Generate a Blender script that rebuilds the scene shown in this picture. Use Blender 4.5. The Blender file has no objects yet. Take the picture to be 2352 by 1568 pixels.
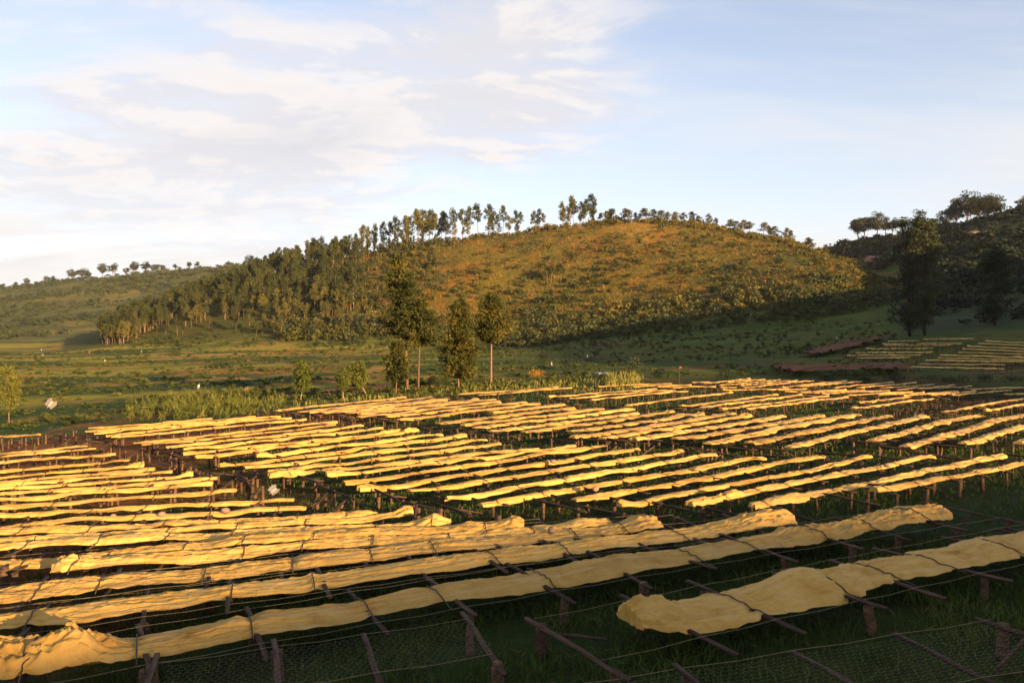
import bpy, math, random
import numpy as np
from mathutils import Vector, Matrix, Euler

random.seed(7)
RNG = np.random.default_rng(11)
SC = bpy.context.scene
COL = SC.collection
R = math.radians

# ------------------------------------------------------------------ camera, sky, sun, exposure
CAMZ = 5.84                    # eye height over the ground below it
cam = bpy.data.cameras.new('camera')
cam.sensor_width = 22.3
cam.lens = 18.0
cam.clip_start = 0.1
cam.clip_end = 12000
camo = bpy.data.objects.new('camera', cam)
camo.location = (0, 0, CAMZ)
camo.rotation_euler = (R(90), 0, 0)
COL.objects.link(camo)
SC.camera = camo

SUN_EL, SUN_AZ = 9.0, 140.0   # degrees; azimuth clockwise from +Y (view direction)
sl = bpy.data.lights.new('sun', 'SUN')
sl.energy = 4.2
sl.angle = R(0.6)
sl.color = (1.0, 0.65, 0.31)
so = bpy.data.objects.new('sun', sl)
to_sun = Vector((math.sin(R(SUN_AZ)) * math.cos(R(SUN_EL)), math.cos(R(SUN_AZ)) * math.cos(R(SUN_EL)), math.sin(R(SUN_EL))))
so.rotation_euler = to_sun.to_track_quat('Z', 'Y').to_euler()
so.location = to_sun * 60
COL.objects.link(so)

world = bpy.data.worlds.new('World')
SC.world = world
world.use_nodes = True
SKY_STRENGTH = 0.115

def build_world():
    nt = world.node_tree
    for n in list(nt.nodes):
        nt.nodes.remove(n)
    N = nt.nodes.new
    L = nt.links.new
    out = N('ShaderNodeOutputWorld')
    bg = N('ShaderNodeBackground')
    bg.inputs[1].default_value = SKY_STRENGTH
    sky = N('ShaderNodeTexSky')
    sky.sky_type = 'NISHITA'
    sky.sun_disc = False
    sky.sun_elevation = R(SUN_EL)
    sky.sun_rotation = R(SUN_AZ)
    sky.altitude = 1600
    sky.air_density = 1.0
    sky.dust_density = 1.2
    sky.ozone_density = 1.0
    tc = N('ShaderNodeTexCoord')
    sep = N('ShaderNodeSeparateXYZ')
    L(tc.outputs['Generated'], sep.inputs[0])

    def math_(op, a, b=None, c=None, clamp=False):
        m = N('ShaderNodeMath')
        m.operation = op
        m.use_clamp = clamp
        for i, v in enumerate((a, b, c)):
            if v is None:
                continue
            if isinstance(v, (int, float)):
                m.inputs[i].default_value = v
            else:
                L(v, m.inputs[i])
        return m.outputs[0]

    zz = math_('MAXIMUM', sep.outputs[2], 0.0)
    den = math_('ADD', zz, 0.16)
    px = math_('DIVIDE', sep.outputs[0], den)
    py = math_('DIVIDE', sep.outputs[1], den)

    def plane(ox, oy, sx=1.0, sy=1.0):
        c = N('ShaderNodeCombineXYZ')
        L(math_('MULTIPLY_ADD', px, sx, ox), c.inputs[0])
        L(math_('MULTIPLY_ADD', py, sy, oy), c.inputs[1])
        return c.outputs[0]

    def noise(vec, scale, detail, rough, dist=0.0):
        n = N('ShaderNodeTexNoise')
        n.inputs['Scale'].default_value = scale
        n.inputs['Detail'].default_value = detail
        n.inputs['Roughness'].default_value = rough
        n.inputs['Distortion'].default_value = dist
        L(vec, n.inputs['Vector'])
        return n.outputs[0]

    def ramp(v, a, b):
        m = N('ShaderNodeMapRange')
        m.interpolation_type = 'SMOOTHSTEP'
        m.inputs['From Min'].default_value = a
        m.inputs['From Max'].default_value = b
        L(v, m.inputs['Value'])
        return m.outputs[0]

    def mix(fac, a, b):
        m = N('ShaderNodeMix')
        m.data_type = 'RGBA'
        if isinstance(fac, (int, float)):
            m.inputs[0].default_value = fac
        else:
            L(fac, m.inputs[0])
        for i, v in ((6, a), (7, b)):
            if isinstance(v, tuple):
                m.inputs[i].default_value = v
            else:
                L(v, m.inputs[i])
        return m.outputs[2]

    big = noise(plane(CL[0], CL[1]), CL[2], 2.0, 0.5, 0.4)
    fine = noise(plane(3.1, 8.7, 1.0, 1.5), 1.9, 7.0, 0.6, 0.3)
    dens = math_('ADD', math_('MULTIPLY', big, 1.0), math_('MULTIPLY', math_('SUBTRACT', fine, 0.5), 0.55))
    cover = math_('MULTIPLY', ramp(dens, 0.46, 0.64), math_('MULTIPLY_ADD', ramp(zz, 0.02, 0.22), 0.75, 0.25))
    # body shading of the clouds: denser parts are greyer underneath
    thick = ramp(dens, 0.60, 0.86)
    fine2 = noise(plane(3.22, 8.62, 1.0, 1.5), 1.9, 7.0, 0.6, 0.3)
    side = ramp(math_('SUBTRACT', fine, fine2), -0.03, 0.05)
    lit = mix(side, SKYC['cloud_mid'], SKYC['cloud_lit'])
    body = mix(thick, lit, SKYC['cloud_grey'])
    # thin high veil that whitens the sky towards the horizon
    veil_n = noise(plane(7.7, 1.3, 0.5, 1.6), 1.1, 5.0, 0.6, 0.5)
    low = math_('POWER', math_('SUBTRACT', 1.0, math_('MINIMUM', zz, 1.0)), 5.0)
    veil = math_('ADD', math_('MULTIPLY', low, 0.92), math_('MULTIPLY_ADD', ramp(veil_n, 0.36, 0.74), 0.42, 0.16), clamp=True)
    tint = N('ShaderNodeVectorMath')
    tint.operation = 'MULTIPLY'
    L(sky.outputs[0], tint.inputs[0])
    tint.inputs[1].default_value = SKYC['gain']
    base = mix(veil, tint.outputs[0], SKYC['veil'])
    fin = mix(math_('MULTIPLY', cover, 0.93), base, body)
    L(fin, bg.inputs[0])
    L(bg.outputs[0], out.inputs[0])

CL = (6.42, 1.25, 0.40)
SKYC = dict(gain=(0.66, 0.615, 0.655), veil=(1.98, 1.96, 1.96, 1), cloud_lit=(2.12, 2.00, 1.94, 1),
            cloud_mid=(1.76, 1.74, 1.84, 1), cloud_grey=(1.50, 1.51, 1.66, 1))
build_world()

vs = SC.view_settings
SC.display_settings.display_device = 'sRGB'
vs.view_transform = 'Standard'
vs.look = 'None'
vs.gamma = 1.0
vs.use_curve_mapping = False
vs.exposure = 2.0
SC.cycles.max_bounces = 6
SC.cycles.diffuse_bounces = 3
SC.cycles.transparent_max_bounces = 12
SC.cycles.use_denoising = True

# ------------------------------------------------------------------ numeric helpers
F_PX, CU, HV = 1897.0, 1176.0, 785.0     # measuring frame: 2352 px wide, horizon row 785

def smooth(a, b, x):
    t = np.clip((np.asarray(x, float) - a) / (b - a), 0, 1)
    return t * t * (3 - 2 * t)

def _hash(ix, iy, iz):
    h = (ix.astype(np.int64) * 374761393 + iy.astype(np.int64) * 668265263 + iz.astype(np.int64) * 1274126177) & 0xffffffff
    h = ((h ^ (h >> 13)) * 1274126177) & 0xffffffff
    h = h ^ (h >> 16)
    return (h & 0xffff) / 65535.0

def vnoise(x, y, z=0.0):
    x, y, z = np.broadcast_arrays(np.asarray(x, float), np.asarray(y, float), np.asarray(z, float))
    xi, yi, zi = np.floor(x), np.floor(y), np.floor(z)
    fx, fy, fz = x - xi, y - yi, z - zi
    fx, fy, fz = fx * fx * (3 - 2 * fx), fy * fy * (3 - 2 * fy), fz * fz * (3 - 2 * fz)
    r = 0
    for dx in (0, 1):
        for dy in (0, 1):
            for dz in (0, 1):
                w = (fx if dx else 1 - fx) * (fy if dy else 1 - fy) * (fz if dz else 1 - fz)
                r = r + w * _hash(xi + dx, yi + dy, zi + dz)
    return r * 2 - 1

def fbm(x, y, z=0.0, o=4):
    r, a, f = 0, 0.5, 1.0
    for k in range(o):
        r = r + a * vnoise(np.asarray(x) * f + 17.3 * k, np.asarray(y) * f - 9.1 * k, z)
        a *= 0.5
        f *= 2.03
    return r

def mk(name, V, F, smooth_=False, uv=None):
    """mesh datablock from numpy verts and faces (one face size)"""
    V = np.ascontiguousarray(V, np.float32)
    F = np.ascontiguousarray(F, np.int32)
    me = bpy.data.meshes.new(name)
    me.vertices.add(len(V))
    me.vertices.foreach_set('co', V.ravel())
    n, k = F.shape
    me.loops.add(n * k)
    me.loops.foreach_set('vertex_index', F.ravel())
    me.polygons.add(n)
    me.polygons.foreach_set('loop_start', np.arange(0, n * k, k, dtype=np.int32))
    me.update(calc_edges=True)
    if smooth_:
        me.polygons.foreach_set('use_smooth', np.ones(n, bool))
    if uv is not None:
        ul = me.uv_layers.new(name='UVMap')
        ul.data.foreach_set('uv', np.ascontiguousarray(np.asarray(uv, np.float32)[F.ravel()]).ravel())
    return me

def ob(name, data, parent=None, mat=None, loc=None, rot=None, scale=None):
    o = bpy.data.objects.new(name, data)
    COL.objects.link(o)
    if parent is not None:
        o.parent = parent
    if mat is not None and data is not None and not data.materials:
        data.materials.append(mat)
    if loc is not None:
        o.location = loc
    if rot is not None:
        o.rotation_euler = rot
    if scale is not None:
        o.scale = scale
    return o

def tag(o, label, cat=None, group=None, kind=None):
    if label:
        o['label'] = label
    if cat:
        o['category'] = cat
    if group:
        o['group'] = group
    if kind:
        o['kind'] = kind
    return o

def structure(o):
    o['kind'] = 'structure'
    return o

class Geo:
    """collects quads (and triangles as degenerate quads) into one mesh"""
    def __init__(s):
        s.v, s.f, s.n = [], [], 0

    def add(s, V, F):
        V = np.asarray(V, float).reshape(-1, 3)
        s.v.append(V)
        s.f.append(np.asarray(F, int) + s.n)
        s.n += len(V)
        return s

    def tube(s, P, rad, k=6, caps=True, phase=0.0, squash=1.0):
        P = np.asarray(P, float)
        rad = np.broadcast_to(np.asarray(rad, float), (len(P),)).copy()
        T = np.gradient(P, axis=0)
        T /= np.linalg.norm(T, axis=1)[:, None] + 1e-9
        if caps:
            P = np.vstack([P[:1], P, P[-1:]])
            T = np.vstack([T[:1], T, T[-1:]])
            rad = np.concatenate([[rad[0] * .02], rad, [rad[-1] * .02]])
        ref = np.array([0, 0, 1.0]) if abs(T[:, 2]).mean() < 0.8 else np.array([1.0, 0, 0])
        A = np.cross(T, ref)
        A /= np.linalg.norm(A, axis=1)[:, None] + 1e-9
        B = np.cross(T, A)
        an = np.linspace(0, 2 * math.pi, k, endpoint=False) + phase
        V = P[:, None, :] + rad[:, None, None] * (np.cos(an)[None, :, None] * A[:, None, :] + squash * np.sin(an)[None, :, None] * B[:, None, :])
        n = len(P)
        i = np.arange(n - 1)[:, None]
        j = np.arange(k)[None, :]
        j2 = (j + 1) % k
        Fq = np.stack([i * k + j, i * k + j2, (i + 1) * k + j2, (i + 1) * k + j], -1).reshape(-1, 4)
        return s.add(V.reshape(-1, 3), Fq)

    def box(s, p0, p1):
        (x0, y0, z0), (x1, y1, z1) = p0, p1
        V = [(x0, y0, z0), (x1, y0, z0), (x1, y1, z0), (x0, y1, z0), (x0, y0, z1), (x1, y0, z1), (x1, y1, z1), (x0, y1, z1)]
        Fq = [(0, 3, 2, 1), (4, 5, 6, 7), (0, 1, 5, 4), (1, 2, 6, 5), (2, 3, 7, 6), (3, 0, 4, 7)]
        return s.add(V, Fq)

    def leaves(s, C, size, asp=0.45, up=0.0, out=None, rng=None):
        """rhombic leaf cards at C; out gives a preferred direction of the long axis"""
        rng = rng or RNG
        C = np.asarray(C, float)
        n = len(C)
        size = np.broadcast_to(np.asarray(size, float), (n,))
        D = rng.normal(size=(n, 3))
        if out is not None:
            D = D * 0.55 + np.asarray(out)
        D[:, 2] += up
        D /= np.linalg.norm(D, axis=1)[:, None] + 1e-9
        W = np.cross(D, rng.normal(size=(n, 3)))
        W /= np.linalg.norm(W, axis=1)[:, None] + 1e-9
        h = (D * size[:, None]) * 0.5
        w = (W * size[:, None]) * 0.5 * asp
        V = np.stack([C - h, C + w - h * 0.1, C + h, C - w - h * 0.1], 1).reshape(-1, 3)
        Fq = np.arange(4 * n).reshape(n, 4)
        return s.add(V, Fq)

    def arrays(s):
        return np.vstack(s.v), np.vstack(s.f)

    def mesh(s, name, smooth_=False):
        V, Fq = s.arrays()
        return mk(name, V, Fq, smooth_)

# ------------------------------------------------------------------ materials
def mat_new(name):
    m = bpy.data.materials.new(name)
    m.use_nodes = True
    nt = m.node_tree
    b = nt.nodes['Principled BSDF']
    return m, nt, b

def nd(nt, t, **kw):
    n = nt.nodes.new(t)
    for k, v in kw.items():
        if hasattr(n, k):
            setattr(n, k, v)
    return n

def noise_node(nt, vec, scale, detail=4, rough=0.55, dist=0.0):
    n = nt.nodes.new('ShaderNodeTexNoise')
    n.inputs['Scale'].default_value = scale
    n.inputs['Detail'].default_value = detail
    n.inputs['Roughness'].default_value = rough
    n.inputs['Distortion'].default_value = dist
    if vec is not None:
        nt.links.new(vec, n.inputs['Vector'])
    return n

def ramp_node(nt, fac, stops):
    r = nt.nodes.new('ShaderNodeValToRGB')
    els = r.color_ramp.elements
    while len(els) < len(stops):
        els.new(0.5)
    for e, (p, c) in zip(els, stops):
        e.position = p
        e.color = (*c, 1)
    nt.links.new(fac, r.inputs[0])
    return r

def mixc(nt, fac, a, b, mode='MIX'):
    m = nt.nodes.new('ShaderNodeMix')
    m.data_type = 'RGBA'
    m.blend_type = mode
    for i, v in ((0, fac), (6, a), (7, b)):
        if isinstance(v, (int, float)):
            m.inputs[i].default_value = v
        elif isinstance(v, tuple):
            m.inputs[i].default_value = (*v, 1)
        else:
            nt.links.new(v, m.inputs[i])
    return m.outputs[2]

def foliage_mat(name, dark, mid, light, trans=0.25, scale=0.6, rnd=0.35):
    m, nt, b = mat_new(name)
    g = nt.nodes.new('ShaderNodeNewGeometry')
    n = noise_node(nt, g.outputs['Position'], scale, 3, 0.6)
    oi = nt.nodes.new('ShaderNodeObjectInfo')
    ad = nt.nodes.new('ShaderNodeMath')
    ad.operation = 'MULTIPLY_ADD'
    nt.links.new(oi.outputs['Random'], ad.inputs[0])
    ad.inputs[1].default_value = rnd
    nt.links.new(n.outputs[0], ad.inputs[2])
    sb = nt.nodes.new('ShaderNodeMath')
    sb.operation = 'SUBTRACT'
    nt.links.new(ad.outputs[0], sb.inputs[0])
    sb.inputs[1].default_value = rnd * 0.5
    r = ramp_node(nt, sb.outputs[0], [(0.25, dark), (0.5, mid), (0.75, light)])
    nt.links.new(r.outputs[0], b.inputs['Base Color'])
    b.inputs['Roughness'].default_value = 0.65
    b.inputs['Specular IOR Level'].default_value = 0.2
    tr = nt.nodes.new('ShaderNodeBsdfTranslucent')
    nt.links.new(r.outputs[0], tr.inputs[0])
    mx = nt.nodes.new('ShaderNodeMixShader')
    mx.inputs[0].default_value = trans
    out = nt.nodes['Material Output']
    nt.links.new(b.outputs[0], mx.inputs[1])
    nt.links.new(tr.outputs[0], mx.inputs[2])
    nt.links.new(mx.outputs[0], out.inputs[0])
    return m

def wood_mat(name, c0, c1, scale=6.0):
    m, nt, b = mat_new(name)
    tc = nt.nodes.new('ShaderNodeTexCoord')
    mp = nt.nodes.new('ShaderNodeMapping')
    mp.inputs['Scale'].default_value = (1.0, 6.0, 6.0)
    nt.links.new(tc.outputs['Object'], mp.inputs[0])
    n = noise_node(nt, mp.outputs[0], scale, 5, 0.65, 0.3)
    r = ramp_node(nt, n.outputs[0], [(0.3, c0), (0.7, c1)])
    oi = nt.nodes.new('ShaderNodeObjectInfo')
    mr = nt.nodes.new('ShaderNodeMapRange')
    mr.inputs['To Min'].default_value = 0.65
    mr.inputs['To Max'].default_value = 1.25
    nt.links.new(oi.outputs['Random'], mr.inputs[0])
    c = mixc(nt, 1.0, r.outputs[0], mr.outputs[0], 'MULTIPLY')
    nt.links.new(c, b.inputs['Base Color'])
    b.inputs['Roughness'].default_value = 0.9
    b.inputs['Specular IOR Level'].default_value = 0.12
    bp = nt.nodes.new('ShaderNodeBump')
    bp.inputs['Strength'].default_value = 0.4
    bp.inputs['Distance'].default_value = 0.01
    nt.links.new(n.outputs[0], bp.inputs['Height'])
    nt.links.new(bp.outputs[0], b.inputs['Normal'])
    return m

def plain_mat(name, c, rough=0.8):
    m, nt, b = mat_new(name)
    g = nt.nodes.new('ShaderNodeNewGeometry')
    n = noise_node(nt, g.outputs['Position'], 9.0, 4)
    r = ramp_node(nt, n.outputs[0], [(0.3, tuple(x * 0.75 for x in c)), (0.7, tuple(min(1, x * 1.15) for x in c))])
    nt.links.new(r.outputs[0], b.inputs['Base Color'])
    b.inputs['Roughness'].default_value = rough
    return m

def tarp_mat():
    m, nt, b = mat_new('tarp_fabric')
    uv = nt.nodes.new('ShaderNodeUVMap')
    oi = nt.nodes.new('ShaderNodeObjectInfo')
    g = nt.nodes.new('ShaderNodeNewGeometry')
    # soft stains and sun-bleached areas
    st = noise_node(nt, g.outputs['Position'], 1.6, 5, 0.6, 0.4)
    base = ramp_node(nt, st.outputs[0], [(0.30, (0.40, 0.190, 0.020)), (0.46, (0.55, 0.305, 0.055)), (0.70, (0.64, 0.395, 0.110))])
    # long pale streaks along the strip
    mp = nt.nodes.new('ShaderNodeMapping')
    mp.inputs['Scale'].default_value = (0.5, 16.0, 1.0)
    nt.links.new(uv.outputs[0], mp.inputs[0])
    sk = noise_node(nt, mp.outputs[0], 1.0, 4, 0.6, 0.6)
    skr = ramp_node(nt, sk.outputs[0], [(0.42, (0, 0, 0)), (0.68, (1, 1, 1))])
    skf = nt.nodes.new('ShaderNodeMath')
    skf.operation = 'MULTIPLY'
    nt.links.new(skr.outputs[0], skf.inputs[0])
    skf.inputs[1].default_value = 0.45
    c = mixc(nt, skf.outputs[0], base.outputs[0], (0.70, 0.465, 0.135))
    # dirt specks
    dn = noise_node(nt, g.outputs['Position'], 11.0, 3, 0.7)
    dr = ramp_node(nt, dn.outputs[0], [(0.73, (0, 0, 0)), (0.83, (0.45, 0.45, 0.45))])
    c = mixc(nt, dr.outputs[0], c, (0.20, 0.10, 0.035))
    # some sheets bleached more than others
    r2 = nt.nodes.new('ShaderNodeMath')
    r2.operation = 'FRACT'
    r2m = nt.nodes.new('ShaderNodeMath')
    r2m.operation = 'MULTIPLY'
    nt.links.new(oi.outputs['Random'], r2m.inputs[0])
    r2m.inputs[1].default_value = 17.3
    nt.links.new(r2m.outputs[0], r2.inputs[0])
    bl = nt.nodes.new('ShaderNodeMath')
    bl.operation = 'MULTIPLY'
    nt.links.new(r2.outputs[0], bl.inputs[0])
    bl.inputs[1].default_value = 0.30
    c = mixc(nt, bl.outputs[0], c, (0.65, 0.430, 0.145))
    mr = nt.nodes.new('ShaderNodeMapRange')
    mr.inputs['To Min'].default_value = 0.74
    mr.inputs['To Max'].default_value = 1.10
    nt.links.new(oi.outputs['Random'], mr.inputs[0])
    c = mixc(nt, 1.0, c, mr.outputs[0], 'MULTIPLY')
    nt.links.new(c, b.inputs['Base Color'])
    b.inputs['Roughness'].default_value = 0.55
    b.inputs['Specular IOR Level'].default_value = 0.25
    # creases
    w1 = noise_node(nt, g.outputs['Position'], 2.6, 2, 0.5, 1.0)
    mp2 = nt.nodes.new('ShaderNodeMapping')
    mp2.inputs['Scale'].default_value = (1.2, 20.0, 1.0)
    nt.links.new(uv.outputs[0], mp2.inputs[0])
    w2 = noise_node(nt, mp2.outputs[0], 1.0, 3, 0.5, 0.5)
    w3 = nt.nodes.new('ShaderNodeTexVoronoi')
    w3.feature = 'DISTANCE_TO_EDGE'
    w3.inputs['Scale'].default_value = 3.2
    wd = noise_node(nt, g.outputs['Position'], 2.5, 3, 0.6)
    wmx = mixc(nt, 0.25, g.outputs['Position'], wd.outputs['Color'])
    nt.links.new(wmx, w3.inputs['Vector'])
    w3r = ramp_node(nt, w3.outputs['Distance'], [(0.0, (1, 1, 1)), (0.10, (0, 0, 0))])
    w3m = nt.nodes.new('ShaderNodeMath')
    w3m.operation = 'MULTIPLY_ADD'
    nt.links.new(w3r.outputs[0], w3m.inputs[0])
    w3m.inputs[1].default_value = 0.35
    nt.links.new(w2.outputs[0], w3m.inputs[2])
    ad = nt.nodes.new('ShaderNodeMath')
    nt.links.new(w1.outputs[0], ad.inputs[0])
    nt.links.new(w3m.outputs[0], ad.inputs[1])
    bp = nt.nodes.new('ShaderNodeBump')
    bp.inputs['Strength'].default_value = 0.45
    bp.inputs['Distance'].default_value = 0.06
    nt.links.new(ad.outputs[0], bp.inputs['Height'])
    nt.links.new(bp.outputs[0], b.inputs['Normal'])
    tr = nt.nodes.new('ShaderNodeBsdfTranslucent')
    nt.links.new(c, tr.inputs[0])
    mx = nt.nodes.new('ShaderNodeMixShader')
    mx.inputs[0].default_value = 0.16
    nt.links.new(b.outputs[0], mx.inputs[1])
    nt.links.new(tr.outputs[0], mx.inputs[2])
    nt.links.new(mx.outputs[0], nt.nodes['Material Output'].inputs[0])
    return m

def terrain_mat():
    m, nt, b = mat_new('ground_cover')
    at = nt.nodes.new('ShaderNodeAttribute')
    at.attribute_name = 'cover'
    g = nt.nodes.new('ShaderNodeNewGeometry')
    n1 = noise_node(nt, g.outputs['Position'], 0.22, 6, 0.65, 0.3)
    n2 = noise_node(nt, g.outputs['Position'], 2.4, 5, 0.65)
    n3 = noise_node(nt, g.outputs['Position'], 14.0, 3, 0.6)
    r1 = ramp_node(nt, n1.outputs[0], [(0.3, (0.62, 0.70, 0.60)), (0.7, (1.32, 1.22, 1.15))])
    r2 = ramp_node(nt, n2.outputs[0], [(0.3, (0.60, 0.62, 0.60)), (0.7, (1.35, 1.32, 1.25))])
    c = mixc(nt, 1.0, at.outputs['Color'], r1.outputs[0], 'MULTIPLY')
    c = mixc(nt, 1.0, c, r2.outputs[0], 'MULTIPLY')
    nt.links.new(c, b.inputs['Base Color'])
    b.inputs['Roughness'].default_value = 0.95
    b.inputs['Specular IOR Level'].default_value = 0.1
    ad = nt.nodes.new('ShaderNodeMath')
    nt.links.new(n2.outputs[0], ad.inputs[0])
    nt.links.new(n3.outputs[0], ad.inputs[1])
    bp = nt.nodes.new('ShaderNodeBump')
    bp.inputs['Strength'].default_value = 0.9
    bp.inputs['Distance'].default_value = 0.25
    nt.links.new(ad.outputs[0], bp.inputs['Height'])
    nt.links.new(bp.outputs[0], b.inputs['Normal'])
    return m

M_TARP = tarp_mat()
M_POST = wood_mat('post_wood', (0.030, 0.018, 0.012), (0.150, 0.086, 0.052), 2.0)
M_BAR = wood_mat('bar_wood', (0.018, 0.010, 0.007), (0.105, 0.064, 0.044), 2.4)
M_TIE = plain_mat('tie_rope', (0.045, 0.028, 0.020))
M_WIRE = plain_mat('wire', (0.22, 0.165, 0.085), 0.5)
M_BARK = wood_mat('bark', (0.09, 0.050, 0.030), (0.25, 0.145, 0.085), 2.0)
M_DKBARK = wood_mat('dark_bark', (0.025, 0.018, 0.013), (0.06, 0.044, 0.032), 2.0)
M_PALEBARK = wood_mat('pale_bark', (0.13, 0.075, 0.045), (0.32, 0.20, 0.125), 2.0)
M_CYP = foliage_mat('cypress_foliage', (0.022, 0.028, 0.007), (0.062, 0.066, 0.012), (0.150, 0.120, 0.021), 0.25, 0.35, 0.1)
M_EUC = foliage_mat('eucalyptus_foliage', (0.030, 0.040, 0.011), (0.068, 0.074, 0.018), (0.140, 0.118, 0.026), 0.25, 0.07, 0.6)
M_SAP = foliage_mat('sapling_foliage', (0.06, 0.085, 0.016), (0.11, 0.125, 0.022), (0.20, 0.18, 0.035), 0.35, 1.5)
M_SHRUB = foliage_mat('shrub_foliage', (0.036, 0.046, 0.011), (0.080, 0.080, 0.016), (0.165, 0.125, 0.023), 0.30, 0.035, 0.7)
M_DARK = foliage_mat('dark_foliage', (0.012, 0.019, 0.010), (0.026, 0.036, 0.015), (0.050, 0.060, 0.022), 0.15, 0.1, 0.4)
M_DISTANT = foliage_mat('distant_foliage', (0.026, 0.038, 0.016), (0.046, 0.058, 0.022), (0.085, 0.085, 0.030), 0.2, 0.02, 0)
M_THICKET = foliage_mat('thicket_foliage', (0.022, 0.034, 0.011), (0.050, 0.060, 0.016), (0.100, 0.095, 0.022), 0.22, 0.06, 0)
M_COFFEE = foliage_mat('coffee_shrub_foliage', (0.018, 0.018, 0.012), (0.035, 0.032, 0.018), (0.060, 0.045, 0.025), 0.1, 0.5, 0.4)
M_GRASS = foliage_mat('grass_blades', (0.026, 0.046, 0.009), (0.046, 0.074, 0.012), (0.095, 0.105, 0.020), 0.28, 0.8, 0.0)
M_DRYGRASS = foliage_mat('tall_grass', (0.09, 0.10, 0.018), (0.17, 0.16, 0.03), (0.28, 0.22, 0.055), 0.3, 1.2, 0.0)
M_MAIZE = foliage_mat('maize', (0.055, 0.080, 0.013), (0.11, 0.120, 0.020), (0.24, 0.195, 0.04), 0.35, 0.5, 0.0)
M_ORANGE = foliage_mat('orange_blossom', (0.25, 0.11, 0.01), (0.45, 0.19, 0.012), (0.62, 0.30, 0.02), 0.3, 2.0, 0.2)

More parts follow.
